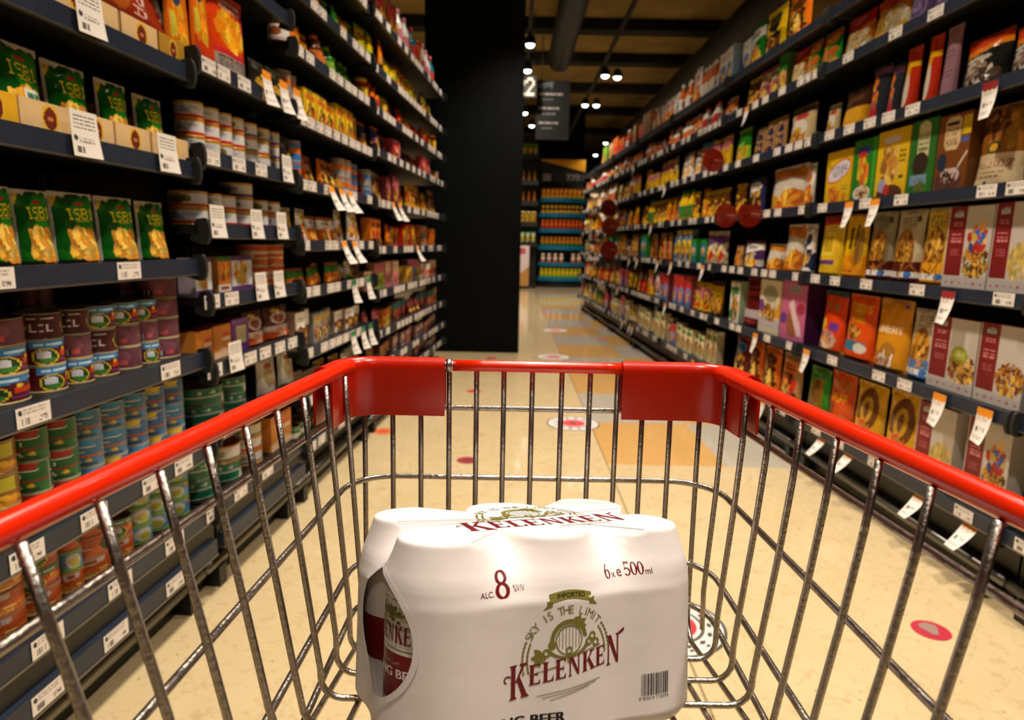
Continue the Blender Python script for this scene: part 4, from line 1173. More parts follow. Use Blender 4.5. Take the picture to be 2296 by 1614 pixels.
LQ = [[('box', WHT, PNK, 0), ('box', BLU, ORG, 1), ('box', BRN, WHT, 1)], [('box', PNK, WHT, 0), ('box', MAU, WHT, 2), ('box', BRN, ORG, 0)], [('box', PNK, CRM, 2), ('box', YEL, RED, 0), ('box', TAN, YEL, 0), ('pouch', MAR, PNK, 1), ('box', RED, TEA, 1)],
      [('box', RED, WHT, 1), ('box', TAN, YEL, 0), ('box', PNK, CRM, 1), ('box', BLU, PNK, 1), ('box', LIM, PNK, 1)], [('box', RED, YEL, 0), ('can', GRY, ORG, 0), ('pouch', ORG, BRN, 0), ('box', ORG, BRN, 0), ('box', ORG, NVY, 1)],
      [('pouch', TAN, BRN, 0), ('pouch', YEL, ORG, 0), ('box', MAR, PNK, 0), ('pouch', RED, YEL, 1), ('can', GRY, BLU, 0)], [('can', GRY, ORG, 0), ('pouch', TAN, LIM, 0), ('pouch', ORG, NVY, 1), ('pouch', YEL, RED, 1), ('box', PNK, RED, 0)],
      [('pouch', RED, BRN, 0), ('pouch', GRN, YEL, 1), ('bottle', ORG, RED, 0), ('pouch', YEL, RED, 0), ('jar', RED, YEL, 1)], [('pouch', ORG, RED, 0), ('pouch', LIM, YEL, 1), ('pouch', RED, YEL, 1), ('pouch', MAR, LIM, 0), ('pouch', PNK, RED, 1)],
      [('pouch', BRN, MAR, 0), ('bottle', WHT, PNK, 0), ('bottle', TEA, RED, 1), ('pouch', PNK, LIM, 0), ('pouch', RED, ORG, 0)]]
for k, z in enumerate(LB[3][2]):
    nz = (LB[3][2] + [z + .30])[k + 1]
    fill(0, 3, k, LQ[k], 4, min(nz - z - .07, .24), (.09, .14))
RQ = [[('pouch', CRM, YEL, 0), ('box', YEL, BLU, 1), ('box', BLU, RED, 1), ('pouch', TAN, BRN, 0), ('pouch', GRY, GRN, 1), ('box', CRM, GRN, 0)],
      [('box', BLU, RED, 1), ('box', NVY, WHT, 2), ('pouch', YEL, PNK, 0), ('pouch', RED, GRY, 1), ('pouch', BRN, YEL, 0), ('pouch', TAN, PNK, 1)],
      [('pouch', TAN, YEL, 0), ('box', YEL, BLU, 0), ('pouch', CRM, PUR, 1), ('pouch', YEL, WHT, 2), ('pouch', TAN, ORG, 0), ('box', GRN, BLU, 2)],
      [('pouch', ORG, RED, 0), ('pouch', ORG, YEL, 1), ('bottle', WHT, RED, 1), ('pouch', TEA, TAN, 1), ('pouch', YEL, BRN, 0), ('bottle', YEL, GRN, 0)],
      [('bottle', WHT, ORG, 0), ('pouch', TAN, WHT, 2), ('pouch', GRY, YEL, 0), ('pouch', BLU, ORG, 0), ('box', TAN, BRN, 0), ('pouch', YEL, PNK, 1)],
      [('bottle', WHT, RED, 0), ('bottle', WHT, ORG, 0), ('pouch', WHT, ORG, 1), ('pouch', YEL, GRN, 1), ('pouch', PNK, BLU, 0), ('pouch', TAN, ORG, 0)],
      [('pouch', WHT, ORG, 2), ('bottle', ORG, WHT, 0), ('box', RED, ORG, 1), ('pouch', MAR, TAN, 0), ('box', GRN, LIM, 1), ('box', TAN, CRM, 0), ('box', BLU, WHT, 1)]]
for i in range(3, 8):
    for k, z in enumerate(RZ):
        if k == 6 and i > 6:
            continue
        nz = (RZ + [z + .33])[k + 1]
        fill(1, i, k, RQ[k], 11 + i, min(nz - z - .06, .25), (.10, .15))
fill(1, 2, 6, RQ[6], 5, .24, s0=4.04)
fill(1, 2, 3, RQ[3], 6, .2, s0=4.0)

# ------------------------------------------------------------------ price tags
def tag_art(v):
    a = Art(36, 18, (232, 222, 212))
    a.e(.12, .74, .06, .14, (40, 46, 60)).lines(.2, .6, .85, .92, 2, (176, 166, 160), v).bars(.14, .1, .42, .44, (120, 114, 112), (222, 212, 202), v)
    a.txt(('890', '275', '490', '640', '318')[v], .76, .26, .24, .28, (60, 54, 54))
    return a
def tag_mesh(name, w, h, art, curl=0.0):
    b = MB()
    X, Z = np.meshgrid(np.linspace(-w / 2, w / 2, art.nx + 1), np.linspace(-h / 2, h / 2, art.ny + 1))
    Yc = -curl * ((Z / h - .5) ** 2) * (1 + .4 * np.sin(X / w * 3))
    b.grid(np.stack([X, Yc - .0006, Z], -1), art.a)
    b.grid(np.stack([X, Yc, Z], -1), (206, 198, 190), flip=True)
    return b.mesh(name, 'paper')
TAGS = [tag_mesh('price_tag', .078, .036, tag_art(v)) for v in range(5)]
def hang_art(col, v):
    a = Art(20, 36, (234, 226, 216))
    a.r(0, .8, 1, 1, col)
    for i in range(3):
        a.e(.2 + .3 * i, .8, .16, .05, col)
    a.lines(.12, .62, .8, .74, 2, (170, 160, 156), v).txt(('29', '64', '85')[v], .62, .38, .4, .12, (70, 60, 60)).bars(.1, .3, .32, .46, (90, 86, 86), (234, 226, 216), v).lines(.12, .1, .85, .2, 2, (150, 140, 136), v)
    return a
HANG = {k: [tag_mesh('promotion_tag', .06, .1, hang_art(c, v), .02) for v in range(3)] for k, c in (('orange', (232, 140, 16)), ('green', (34, 128, 54)), ('red', (150, 34, 34)))}
a = Art(28, 36, (232, 224, 214))
a.lines(.12, .58, .9, .92, 4, (70, 66, 66), 3).e(.14, .4, .07, .06, (40, 46, 60)).lines(.25, .3, .8, .44, 2, (160, 150, 146)).bars(.14, .08, .44, .24, (90, 86, 86), (232, 224, 214)).r(0, .49, 1, .505, (196, 188, 180))
DBL = [tag_mesh('price_tag', .074, .085, a, .006)]
TAGLIST = []
def put_tag(side, bayi, shelf, s, me, n=.0052, dz=.023, look='white price tag', cat='price tag', tilt=0.0, roll=0.0):
    z = (LB if side == 0 else RB)[bayi][2][shelf]
    o = bpy.data.objects.new(me.name.split('.')[0], me)
    C.objects.link(o)
    o.location = P3(side, s, n, z + dz)
    o.rotation_euler = (tilt, roll, ROT(side))
    o['category'] = cat
    TAGLIST.append((o, look, side, bayi, shelf, s))
    return o
def tag_px(side, bayi, shelf, pxs, kind='t', dz=None, tilt=0.0):
    z = (LB if side == 0 else RB)[bayi][2][shelf]
    for i, p in enumerate(pxs):
        s = s_at(side, z + .02, .005, p)
        if kind == 't':
            put_tag(side, bayi, shelf, s, TAGS[(p + i) % 5])
        elif kind == 'd':
            put_tag(side, bayi, shelf, s, DBL[0], dz=.046, n=.0105, look='tall double price tag')
        else:
            put_tag(side, bayi, shelf, s, HANG[kind][p % 3], n=.012, dz=-.005 if dz is None else dz, look='%s-topped hanging promotion tag' % kind, tilt=tilt)

tag_px(0, 0, 5, [196], 'd')
tag_px(0, 0, 4, [186, 372], 'd')
tag_px(0, 0, 3, [-10, 290])
tag_px(0, 0, 2, [76, 383])
tag_px(0, 0, 1, [62, 212, 343, 412])
tag_px(0, 0, 0, [108, 270, 392])
for p in (110, 262, 395):
    s = s_at(0, .165, .012, p)
    put_tag(0, 0, 0, s, TAGS[p % 5], n=.0108, dz=-.074, look='white price tag of the lower rail')
tag_px(0, 1, 6, [470, 500, 548, 600, 640])
tag_px(0, 1, 6, [594, 632, 662], 'orange', dz=.04)
tag_px(0, 1, 5, [476, 536, 586])
tag_px(0, 1, 5, [640], 'd')
tag_px(0, 1, 4, [484, 572, 628], 'd')
tag_px(0, 1, 3, [476, 520])
tag_px(0, 1, 3, [582, 622], 'd')
tag_px(0, 1, 2, [482, 562, 595, 628, 656])
tag_px(0, 1, 2, [524], 'd')
tag_px(0, 1, 1, [490, 545, 600, 640])
tag_px(0, 1, 0, [480, 540, 600])
R = random.Random(5)
for bi in (2, 3):
    a0, b0, rails = LB[bi]
    for k in range(len(rails)):
        s = a0 + .06
        while s < b0 - .06:
            put_tag(0, bi, k, s, TAGS[R.randrange(5)])
            s += R.choice((.085, .09, .1, .16, .24))
for bi, k, s in ((2, 5, 2.72), (2, 5, 2.84), (2, 5, 2.95), (2, 4, 2.86), (2, 4, 3.0), (3, 5, 3.7), (3, 5, 3.85), (3, 4, 4.3)):
    put_tag(0, bi, k, s, HANG['orange'][bi % 3], n=.02, dz=-.01, look='orange-topped hanging promotion tag', tilt=-.25)
for bi, k, s in ((2, 3, 2.98), (2, 3, 3.2), (2, 2, 2.95), (2, 2, 3.1), (2, 2, 3.22)):
    put_tag(0, bi, k, s, HANG['green'][k % 3], n=.012, dz=-.01, look='green-topped hanging promotion tag')
tag_px(1, 1, 5, [2098, 2008, 1902, 1812])
tag_px(1, 1, 4, [2046, 1992, 1950, 1904, 1860])
tag_px(1, 1, 4, [2230], 'red', dz=-.02, tilt=.12)
tag_px(1, 1, 3, [2280, 2212, 2020, 1940, 1844])
tag_px(1, 1, 3, [1966, 1908], 'orange', dz=-.015)
tag_px(1, 1, 2, [2250, 2056, 1942, 1872, 1828])
tag_px(1, 1, 2, [2132], 'red', dz=-.02)
tag_px(1, 1, 1, [2028, 1970, 1866])
tag_px(1, 1, 1, [2214, 2112, 1812], 'orange', dz=-.015)
tag_px(1, 1, 0, [2300, 2160, 1960, 1880, 1830])
tag_px(1, 1, 0, [2172, 2060, 1840, 1900], 'orange', dz=-.04, tilt=-.5)
for bi in range(2, 8):
    a0, b0, rails = RB[bi]
    for k in range(6):
        s = a0 + .07
        while s < b0 - .06:
            if R.random() < .12:
                put_tag(1, bi, k, s, HANG['orange'][R.randrange(3)], n=.012, dz=-.02, look='orange-topped hanging promotion tag')
            else:
                put_tag(1, bi, k, s, TAGS[R.randrange(5)])
            s += R.choice((.1, .13, .2, .26))

# ------------------------------------------------------------------ labels that single out each of these goods
SHN = ['bottom shelf', 'second shelf up', 'third shelf up', 'fourth shelf up', 'fifth shelf up', 'sixth shelf up', 'seventh shelf up', 'eighth shelf up', 'ninth shelf up', 'tenth shelf up']
def where(side, b, k):
    return '%s, %s' % (SHN[k], (LN if side == 0 else RN)[b])
by = {}
for it in ITEMS:
    by.setdefault((it[1], it[2], it[3], it[4]), []).append(it)
for (look, side, b, k), L_ in by.items():
    ss = sorted({round(i[5], 3) for i in L_})
    stacks = {}
    for i in L_:
        stacks.setdefault(round(i[5], 3), []).append(i)
    for o, lk, _, _, _, s, lv, st, pr in L_:
        w = where(side, b, k)
        i = ss.index(round(s, 3))
        short = lk
        if st:
            pos = ['lowest', 'second', 'third', 'fourth'][lv] if lv < st[1] - 1 else 'topmost'
            o['label'] = '%s, %s of %s stack, %s' % (short, pos, ordinal(i), w) if len(ss) > 1 else '%s, %s of its stack, %s' % (short, pos, w)
        else:
            o['label'] = '%s, %s along, %s' % (short, ordinal(i), w) if len(ss) > 1 else '%s, %s' % (short, w)
        if len(L_) > 1:
            o['group'] = 'row of %s, %s' % (lk, w)
near = [t for t in TAGLIST if t[0].name.split('.')[0] == 'price_tag']
near.sort(key=lambda t: t[5])
far_mb = MB()
for t in near[285:]:
    o = t[0]
    mw = Matrix.Translation(o.location) @ o.rotation_euler.to_matrix().to_4x4()
    for x0, x1, z0, z1, col in ((-.039, .039, -.018, .018, (232, 222, 212)), (-.03, .02, .004, .012, (150, 140, 136)), (.008, .032, -.012, -.002, (80, 74, 74)), (-.028, -.004, -.014, .0, (96, 92, 90))):
        y = -.0006 if col[0] > 200 else -.001
        far_mb.quad([mw @ Vector((x, y, z)) for x, z in ((x0, z0), (x1, z0), (x1, z1), (x0, z1))], col)
    TAGLIST.remove(t)
    bpy.data.objects.remove(o)
tag(far_mb.build('distant_price_tags', 'paper'), 'small white price tags on the far shelf rails', 'price tag', kind='stuff')
by = {}
for it in TAGLIST:
    by.setdefault((it[1], it[2], it[3], it[4]), []).append(it)
for (look, side, b, k), L_ in by.items():
    L_.sort(key=lambda i: i[5])
    for i, it in enumerate(L_):
        w = where(side, b, k).replace('shelf', 'rail')
        it[0]['label'] = '%s, %s along, %s' % (look, ordinal(i), w) if len(L_) > 1 else '%s, %s' % (look, w)
        if len(L_) > 1:
            it[0]['group'] = 'price tags, %s' % w

# ------------------------------------------------------------------ shopping trolley
WR = .0024
cart = thing('shopping_trolley', 'wire shopping trolley with red plastic rim, holding a white beer multipack', 'trolley', (0.024, 0.25, 0))
CO = Vector((0.024, 0.25, 0))
def cb_(b, name, mats, parent=None, smooth=True):
    for i, v in enumerate(b.v):
        b.v[i] = (v[0] - CO.x, v[1] - CO.y, v[2])
    return b.build(name, mats, parent or cart, smooth)

# x of the basket's two sides at height z, distance y
RINGS = [(.889, -.150, -.129, .190, .113, .600), (.848, -.1478, -.106, .1905, .093, .601), (.781, -.1440, -.067, .1885, .060, .600), (.704, -.1395, -.025, .1845, .020, .597), (.665, -.137, .0, .183, .0, .594)]
def sides(z, y):
    zs = [r[0] for r in RINGS][::-1]
    li = [r[1] - r[2] * (.56 - y) * -1 for r in RINGS][::-1]
    ri = [r[3] + r[4] * (.56 - y) for r in RINGS][::-1]
    return float(np.interp(z, zs, li)), float(np.interp(z, zs, ri))
def ring_path(r, back=-.10, rad=.045, off=0.0):
    z, xl, kl, xr, kr, yf = r
    XL = lambda y: xl + kl * (.56 - y) - off
    XR = lambda y: xr + kr * (.56 - y) + off
    yc = yf + off - rad
    pts = [(XL(y), y, z) for y in np.linspace(back, yc, 9)]
    cx = XL(yc) + rad
    pts += [(cx - rad * math.cos(a), yc + rad * math.sin(a), z) for a in np.linspace(.18, PI / 2, 8)]
    cx2 = XR(yc) - rad
    pts += [(x, yf + off, z) for x in np.linspace(cx, cx2, 8)[1:-1]]
    pts += [(cx2 + rad * math.cos(a), yc + rad * math.sin(a), z) for a in np.linspace(PI / 2, .18, 8)]
    pts += [(XR(y), y, z) for y in np.linspace(yc, back, 9)]
    return pts
def floor_z(y):
    return .6692 - .218 * (y - .4444)
for r in RINGS[1:]:
    b = MB()
    b.tube(ring_path(r, off=.0045), WR * 1.1, 10)
    cb_(b, 'basket_ring', 'chrome')
full = ring_path(RINGS[0], rad=.032)
core = MB()
core.tube(full, .0042, 12)
cb_(core, 'rim_wire', 'chrome')
for sgn in (-1, 1):                                       # red sleeves on the two long sides
    side_pts = [p for p in full if p[1] < .590 and (p[0] < .024) == (sgn < 0)]
    if sgn > 0:
        side_pts = side_pts[::-1]
    b = MB()
    b.tube(side_pts, .0066, 16)
    cb_(b, 'rim_sleeve', 'red')
b = MB()
b.tube([(x, .600, .889) for x in np.linspace(-.0535, .109, 7)], .0054, 16)
cb_(b, 'front_rim_sleeve', 'red')
b = MB()
b.tube([(-.0595, .600, .889), (-.0575, .600, .889), (-.0545, .600, .889)], .0062, 16)
cb_(b, 'rim_collar', 'chrome')
# upright wires of the front panel, bending into the basket floor
for x in (-.135, -.109, -.083, -.057, -.032, -.007, .019, .046, .072, .097, .121, .147, .174):
    zb = floor_z(.575) - WR * 3
    pts = [(x, .600, .884), (x, .5985, .80), (x, .594, zb + .03)] + [(x, .594 - .022 + .022 * math.cos(a), zb + .022 - .022 * math.sin(a)) for a in np.linspace(.2, PI / 2 - .1, 5)]
    pts += [(x, y, floor_z(y) - WR * 3) for y in (.54, .4, .25, .1, -.1)]
    b = MB()
    b.tube(pts, WR, 8)
    cb_(b, 'front_wire', 'chrome')
# U-shaped wires: down one side, across the floor, up the other
ys = [.566 - .041 * k for k in range(17)]
for k, y in enumerate(ys):
    pl = [(*((sides(z, y)[0] + .0048), y), z) for z in (.884, .843, .781, .72, .69)]
    pr_ = [(*((sides(z, y)[1] - .0048), y), z) for z in (.884, .843, .781, .72, .69)]
    b = MB()
    if k == 0:
        for q in (pl, pr_):
            q += [(q[-1][0], y - .004, .655)]
            bb = MB()
            bb.tube(q, WR, 8)
            cb_(bb, 'side_wire', 'chrome')
        continue
    fz = floor_z(y) - WR
    rd = .016
    xl, xr = pl[-1][0], pr_[-1][0]
    arc_l = [(xl + rd - rd * math.cos(a), y, fz + rd - rd * math.sin(a)) for a in np.linspace(0, PI / 2, 6)]
    arc_r = [(xr - rd + rd * math.cos(a), y, fz + rd - rd * math.sin(a)) for a in np.linspace(PI / 2, 0, 6)]
    keep = [p for p in pl if p[2] > fz + rd]
    keep_r = [p for p in pr_ if p[2] > fz + rd]
    b.tube(keep + arc_l + [((xl + xr) / 2, y, fz)] + arc_r + keep_r[::-1], WR, 8)
    cb_(b, 'side_wire', 'chrome')
# red corner guards: an inverted U section swept round each front corner
for sgn in (-1, 1):
    rad = .024
    if sgn < 0:
        xi, xend, xs = -.1450, -.0605, 1
    else:
        xi, xend, xs = .1870, .1005, -1
    yf = .5905
    path = [(xend, yf, 0, 1)]
    path += [(xend + (xi + xs * rad - xend) * t, yf, 0, 1) for t in (.33, .66, 1)]
    for a in np.linspace(0, PI / 2, 9)[1:]:
        path.append((xi + xs * rad - xs * rad * math.sin(a), yf - rad + rad * math.cos(a), -xs * math.sin(a), math.cos(a)))
    path.append((xi - xs * .0015, yf - rad - .014, -xs, .06))
    path.append((xi - xs * .003, yf - rad - .026, -xs, .08))
    off, th = .017, .0022
    sec = [(0, .8435), (0, .886)] + [(off / 2 - (off / 2) * math.cos(t), .888 + .0085 * math.sin(t)) for t in np.linspace(0, PI, 9)] + [(off, .886), (off, .846)]
    inn = [(off - th, .846), (off - th, .886)] + [(off / 2 + (off / 2 - th) * math.cos(t), .888 + .0065 * math.sin(t)) for t in np.linspace(0, PI, 9)] + [(th, .886), (th, .8435)]
    loop = sec + inn
    pts = np.array([[(x + nx * o, y + ny * o, z) for o, z in loop] for x, y, nx, ny in path])
    b = MB()
    b.grid(pts, (128, 128, 128), wrap=True, flip=sgn < 0)
    n = len(loop)
    m = len(sec)
    for row_, fl in ((pts[0], sgn < 0), (pts[-1], sgn > 0)):
        for i in range(m - 1):
            q = [row_[i], row_[i + 1], row_[n - 2 - i], row_[n - 1 - i]]
            b.quad(q if fl else q[::-1])
    cb_(b, 'corner_guard', 'redcap', smooth=False)
    o = bpy.context.scene.objects[[x.name for x in cart.children if x.name.startswith('corner_guard')][-1]]
    for p in o.data.polygons:
        p.use_smooth = p.index < (len(path) - 1) * n
    bv = o.modifiers.new('edge', 'BEVEL')
    bv.width = .0008
    bv.segments = 2
    bv.limit_method = 'ANGLE'
    bv.angle_limit = math.radians(50)
# hidden below and behind the view: rear gate, handle, legs, chassis and castors
b = MB()
for x in np.linspace(-.2, .24, 14):
    b.tube([(x, -.1, .889), (x, -.1, .8), (x, -.1, floor_z(-.1))], WR, 6)
cb_(b, 'rear_gate_mesh', 'chrome')
b = MB()
b.tube([(-.235, -.10, .889), (-.235, -.19, .93), (-.215, -.205, .94), (.24, -.205, .94), (.265, -.19, .93), (.265, -.10, .889)], .012, 14)
cb_(b, 'push_handle', 'red')
for x in (-.205, .25):
    b = MB()
    b.tube([(x, -.1, .885), (x, -.11, .5), (x, -.09, .2), (x, .0, .13), (x, .45, .13), (x * .8 + .005, .56, .13)], .011, 12)
    cb_(b, 'chassis_tube', 'chrome')
    for y in (-.09, .5):
        xx = x if y < 0 else x * .8 + .009
        c = MB()
        c.lathe([(.014, .062), (.014, .125)], 12)
        for i, v in enumerate(c.v):
            c.v[i] = (v[0] + xx, v[1] + y, v[2])
        c.box(xx - .017, y - .012, .04, xx - .014, y + .012, .075)
        c.box(xx + .014, y - .012, .04, xx + .017, y + .012, .075)
        c.box(xx - .017, y - .012, .072, xx + .017, y + .012, .078)
        co = cb_(c, 'castor_fork', 'chrome', smooth=False)
        wv = MB()
        wv.tube([(xx - .011, y, .05), (xx + .011, y, .05)], .05, 24)
        cb_(wv, 'castor_wheel', 'rubber', co)

# ------------------------------------------------------------------ beer multipack in shrink film
KS = 1.1
PK = Matrix.Translation((.00978 * KS, .40407 * KS, 1 - (1 - .69927) * KS)) @ Matrix.Rotation(-.215, 4, 'X') @ Matrix.Rotation(.40337, 4, 'Z')
R0, H0 = .0335 * KS, .1194 * KS
CEN = [((i - 1) * 2 * R0, (j - .5) * 2 * R0) for i in range(3) for j in range(2)]
pack = thing('beer_multipack', 'white shrink-wrapped six-can beer pack standing in the wire trolley', 'multipack')
pack.matrix_world = PK

def sdf(x, y, r, k):
    e = 0.0
    for cx, cy in CEN:
        e = e + np.exp(-(np.hypot(x - cx, y - cy) - r) / k)
    return -k * np.log(e)

def lev(w):
    """film radius and bridging at height w (0..1)"""
    r = np.interp(w, [0, .025, .07, .79, .83, .965, .985, 1.0], [.80, .93, 1.0, 1.0, .985, .835, .815, .79]) * R0
    k = np.interp(w, [0, .07, .72, .86, .97, 1.0], [.014, .0195, .0195, .013, .0085, .008]) * KS
    return r, k

def rho(th, w):
    r, k = lev(w)
    lo, hi = np.zeros_like(th), np.full_like(th, .25)
    for _ in range(38):
        m = (lo + hi) / 2
        ins = sdf(m * np.cos(th), m * np.sin(th), r, k) < 0
        lo, hi = np.where(ins, m, lo), np.where(ins, hi, m)
    return (lo + hi) / 2

def front_y(u, w):
    r, k = lev(w)
    lo, hi = -.2, -R0
    for _ in range(36):
        m = (lo + hi) / 2
        if sdf(u, m, r, k) < 0:
            hi = m
        else:
            lo = m
    return (lo + hi) / 2

NT = 360
TH = np.linspace(-PI, PI, NT, endpoint=False) + .0001
# spread the samples evenly along the outline
q = rho(TH, .5)
P = np.stack([q * np.cos(TH), q * np.sin(TH)], 1)
seg = np.r_[0, np.cumsum(np.hypot(*np.diff(np.r_[P, P[:1]], axis=0).T))]
TT = np.interp(np.linspace(0, seg[-1], NT, endpoint=False), seg, np.r_[TH, PI])
PERIM = seg[-1]
WL = np.r_[0, .012, .025, .045, .07, np.linspace(.1, .78, 52), .79, .80, .81, .83, .86, .89, .92, .95, .965, .978, .988, 1.0]
rows = []
for w in WL:
    p = rho(TT, w)
    rows.append(np.stack([p * np.cos(TT), p * np.sin(TT), np.full(NT, w * H0)], 1))
rows = np.array(rows)
# oval window, measured along the outline from the middle of the short side towards the front face
WC, WW, WZ, WH = 13.5 / NT * PERIM, 24.0 / NT * PERIM, .545, .30
def arc_of(i):
    t = i / NT * PERIM
    return t if t < PERIM / 2 else t - PERIM
# index 0 is the middle of the short side away from +x; increasing index runs towards the front face
fm = MB()
fm.v = [tuple(p) for p in rows.reshape(-1, 3)]
for j in range(len(WL) - 1):
    for i in range(NT):
        t = arc_of(i + .5)
        wv = (WL[j] + WL[j + 1]) / 2
        if ((t - WC) / WW) ** 2 + ((wv - WZ) / WH) ** 2 < 1:
            continue
        i2 = (i + 1) % NT
        fm.f.append((j * NT + i, j * NT + i2, (j + 1) * NT + i2, (j + 1) * NT + i))
        fm.c.append(WHT)
        fm.m.append(0)
# top sheet, dipping a little between the cans
prev = (len(WL) - 1) * NT
for s_ in (.985, .93, .8, .6, .4, .2, .02):
    n = len(fm.v)
    fm.v += [(x * s_, y * s_, H0 + .0006) for x, y, z in rows[-1]]
    for i in range(NT):
        i2 = (i + 1) % NT
        fm.f.append((prev + i, prev + i2, n + i2, n + i))
        fm.c.append(WHT)
        fm.m.append(0)
    prev = n
n_film = len(fm.f)

def surf_at(t, w, off=.0005):
    """a point on the film at outline length t and height w (0..1)"""
    i = (t % PERIM) / PERIM * NT
    th = np.interp(i, np.arange(NT + 1), np.r_[TT, TT[0] + 2 * PI])
    p = float(rho(np.array([th]), w)[0]) + off
    return (p * math.cos(th), p * math.sin(th), w * H0)

# the cut edge of the window: a narrow white strip covering the film's edge
n = 96
strip = []
for k in range(n):
    a = 2 * PI * k / n
    strip.append([surf_at(WC + WW * f * math.cos(a), WZ + WH * f2 * math.sin(a), .0006) for f, f2 in ((1.05, 1.04), (.955, .962))])
for k in range(n):
    a, b = strip[k], strip[(k + 1) % n]
    fm.quad([a[1], b[1], b[0], a[0]])

# ---- lettering and emblem: flat shapes laid on the film
def tri_add(polys, mapper, mi, maxlen=.006):
    import bmesh
    bm = bmesh.new()
    for pl in polys:
        vs = [bm.verts.new((x, y, 0)) for x, y in pl]
        try:
            bm.faces.new(vs)
        except ValueError:
            pass
    bmesh.ops.triangulate(bm, faces=bm.faces[:])
    for _ in range(3):
        ed = [e for e in bm.edges if e.calc_length() > maxlen]
        if not ed:
            break
        bmesh.ops.subdivide_edges(bm, edges=ed, cuts=1)
        bmesh.ops.triangulate(bm, faces=bm.faces[:])
    base = len(fm_t.v)
    bm.verts.index_update()
    for v in bm.verts:
        fm_t.v.append(mapper(v.co.x, v.co.y))
    for f in bm.faces:
        if f.normal.z < 0:
            f.normal_flip()
        fm_t.f.append(tuple(base + v.index for v in f.verts))
        fm_t.c.append(WHT)
        fm_t.m.append(mi)
    bm.free()

def map_front(u, w):
    return (u, front_y(u, w / H0) - .00022, w)
def map_top(u, v):
    return (u, v, H0 + .0008)
fm_t = fm
_TXT = {}
def text_polys(t):
    """outline polygons of a word in the built-in face, unit cap height about .7, starting at x = 0"""
    if t not in _TXT:
        cu = bpy.data.curves.new('lettering', 'FONT')
        cu.body = t
        ob = bpy.data.objects.new('lettering', cu)
        C.objects.link(ob)
        dg = bpy.context.evaluated_depsgraph_get()
        me = bpy.data.meshes.new_from_object(ob.evaluated_get(dg))
        pl = [[(me.vertices[i].co.x, me.vertices[i].co.y) for i in p.vertices] for p in me.polygons]
        bpy.data.meshes.remove(me)
        bpy.data.objects.remove(ob)
        bpy.data.curves.remove(cu)
        xs = [x for p in pl for x, y in p]
        _TXT[t] = (pl, min(xs), max(xs))
    return _TXT[t]
def put_text(t, x, y, h, slope=0.0, width=None, bold=0.0, italic=0.0):
    """polygons of a word: left end x, baseline y, cap height h"""
    pl, a, b = text_polys(t)
    k = h / .7
    kx = (width / (b - a)) if width else k
    out = []
    for d in ((0.0,) if not bold else (-bold, 0, bold)):
        out += [[(x + (px - a) * kx + d + py * k * italic, y + py * k + (px - a) * kx * slope) for px, py in p] for p in pl]
    return out
def arc_strip(cx, cy, rx, ry, a0, a1, t, n=24, t2=None):
    out = []
    for i in range(n):
        p = []
        for f, ii in ((0, i), (1, i), (1, i + 1), (0, i + 1)):
            a = a0 + (a1 - a0) * ii / n
            c = abs(math.cos(a))
            th = (t if t2 is None else t2 + (t - t2) * c) * (.5 if f else -.5)
            p.append((cx + (rx + th) * math.cos(a), cy + (ry + th) * math.sin(a)))
        out.append(p)
    return out
def leaf(x, y, l, w, a):
    c, s = math.cos(a), math.sin(a)
    pts = [(t * l, w * math.sin(PI * t)) for t in np.linspace(0, 1, 6)] + [(t * l, -w * math.sin(PI * t)) for t in np.linspace(1, 0, 6)[1:-1]]
    return [(x + c * p - s * q_, y + s * p + c * q_) for p, q_ in pts]
def stem_(x0, x1, s=.07):
    m = (x0 + x1) / 2
    return [[(x0, .06), (x1, .06), (x1, .94), (x0, .94)], [(x0 - s, 0), (x1 + s, 0), (x1, .08), (x0, .08)], [(x0, .92), (x1, .92), (x1 + s, 1), (x0 - s, 1)], [(x0 - .035, .5), (m, .44), (x1 + .035, .5), (m, .56)]]
GL = {
    'K': (.74, stem_(.1, .27) + [[(.27, .5), (.33, .46), (.62, .95), (.52, .95)], [(.44, .93), (.70, .93), (.72, 1), (.42, 1)], [(.31, .56), (.42, .66), (.72, .06), (.52, .06)], [(.46, 0), (.80, 0), (.72, .08), (.52, .08)]]),
    'E': (.62, stem_(.1, .27) + [[(.27, .93), (.52, .93), (.55, 1), (.27, 1)], [(.46, .93), (.55, 1), (.55, .76)], [(.27, .47), (.42, .47), (.42, .55), (.27, .55)], [(.38, .51), (.46, .66), (.46, .36)], [(.27, 0), (.56, 0), (.52, .07), (.27, .07)], [(.46, .07), (.56, 0), (.57, .27)]]),
    'L': (.58, stem_(.1, .27) + [[(.27, 0), (.55, 0), (.52, .07), (.27, .07)], [(.44, .07), (.55, 0), (.56, .32)]]),
    'N': (.74, [[(.12, .05), (.19, .05), (.19, .95), (.12, .95)], [(.55, .05), (.62, .05), (.62, .95), (.55, .95)], [(.08, 1), (.27, 1), (.62, .06), (.62, 0), (.53, 0)], [(.04, 0), (.27, 0), (.19, .07), (.12, .07)], [(.47, 1), (.70, 1), (.62, .93), (.55, .93)], [(.0, 1), (.12, 1), (.14, .92)]]),
}
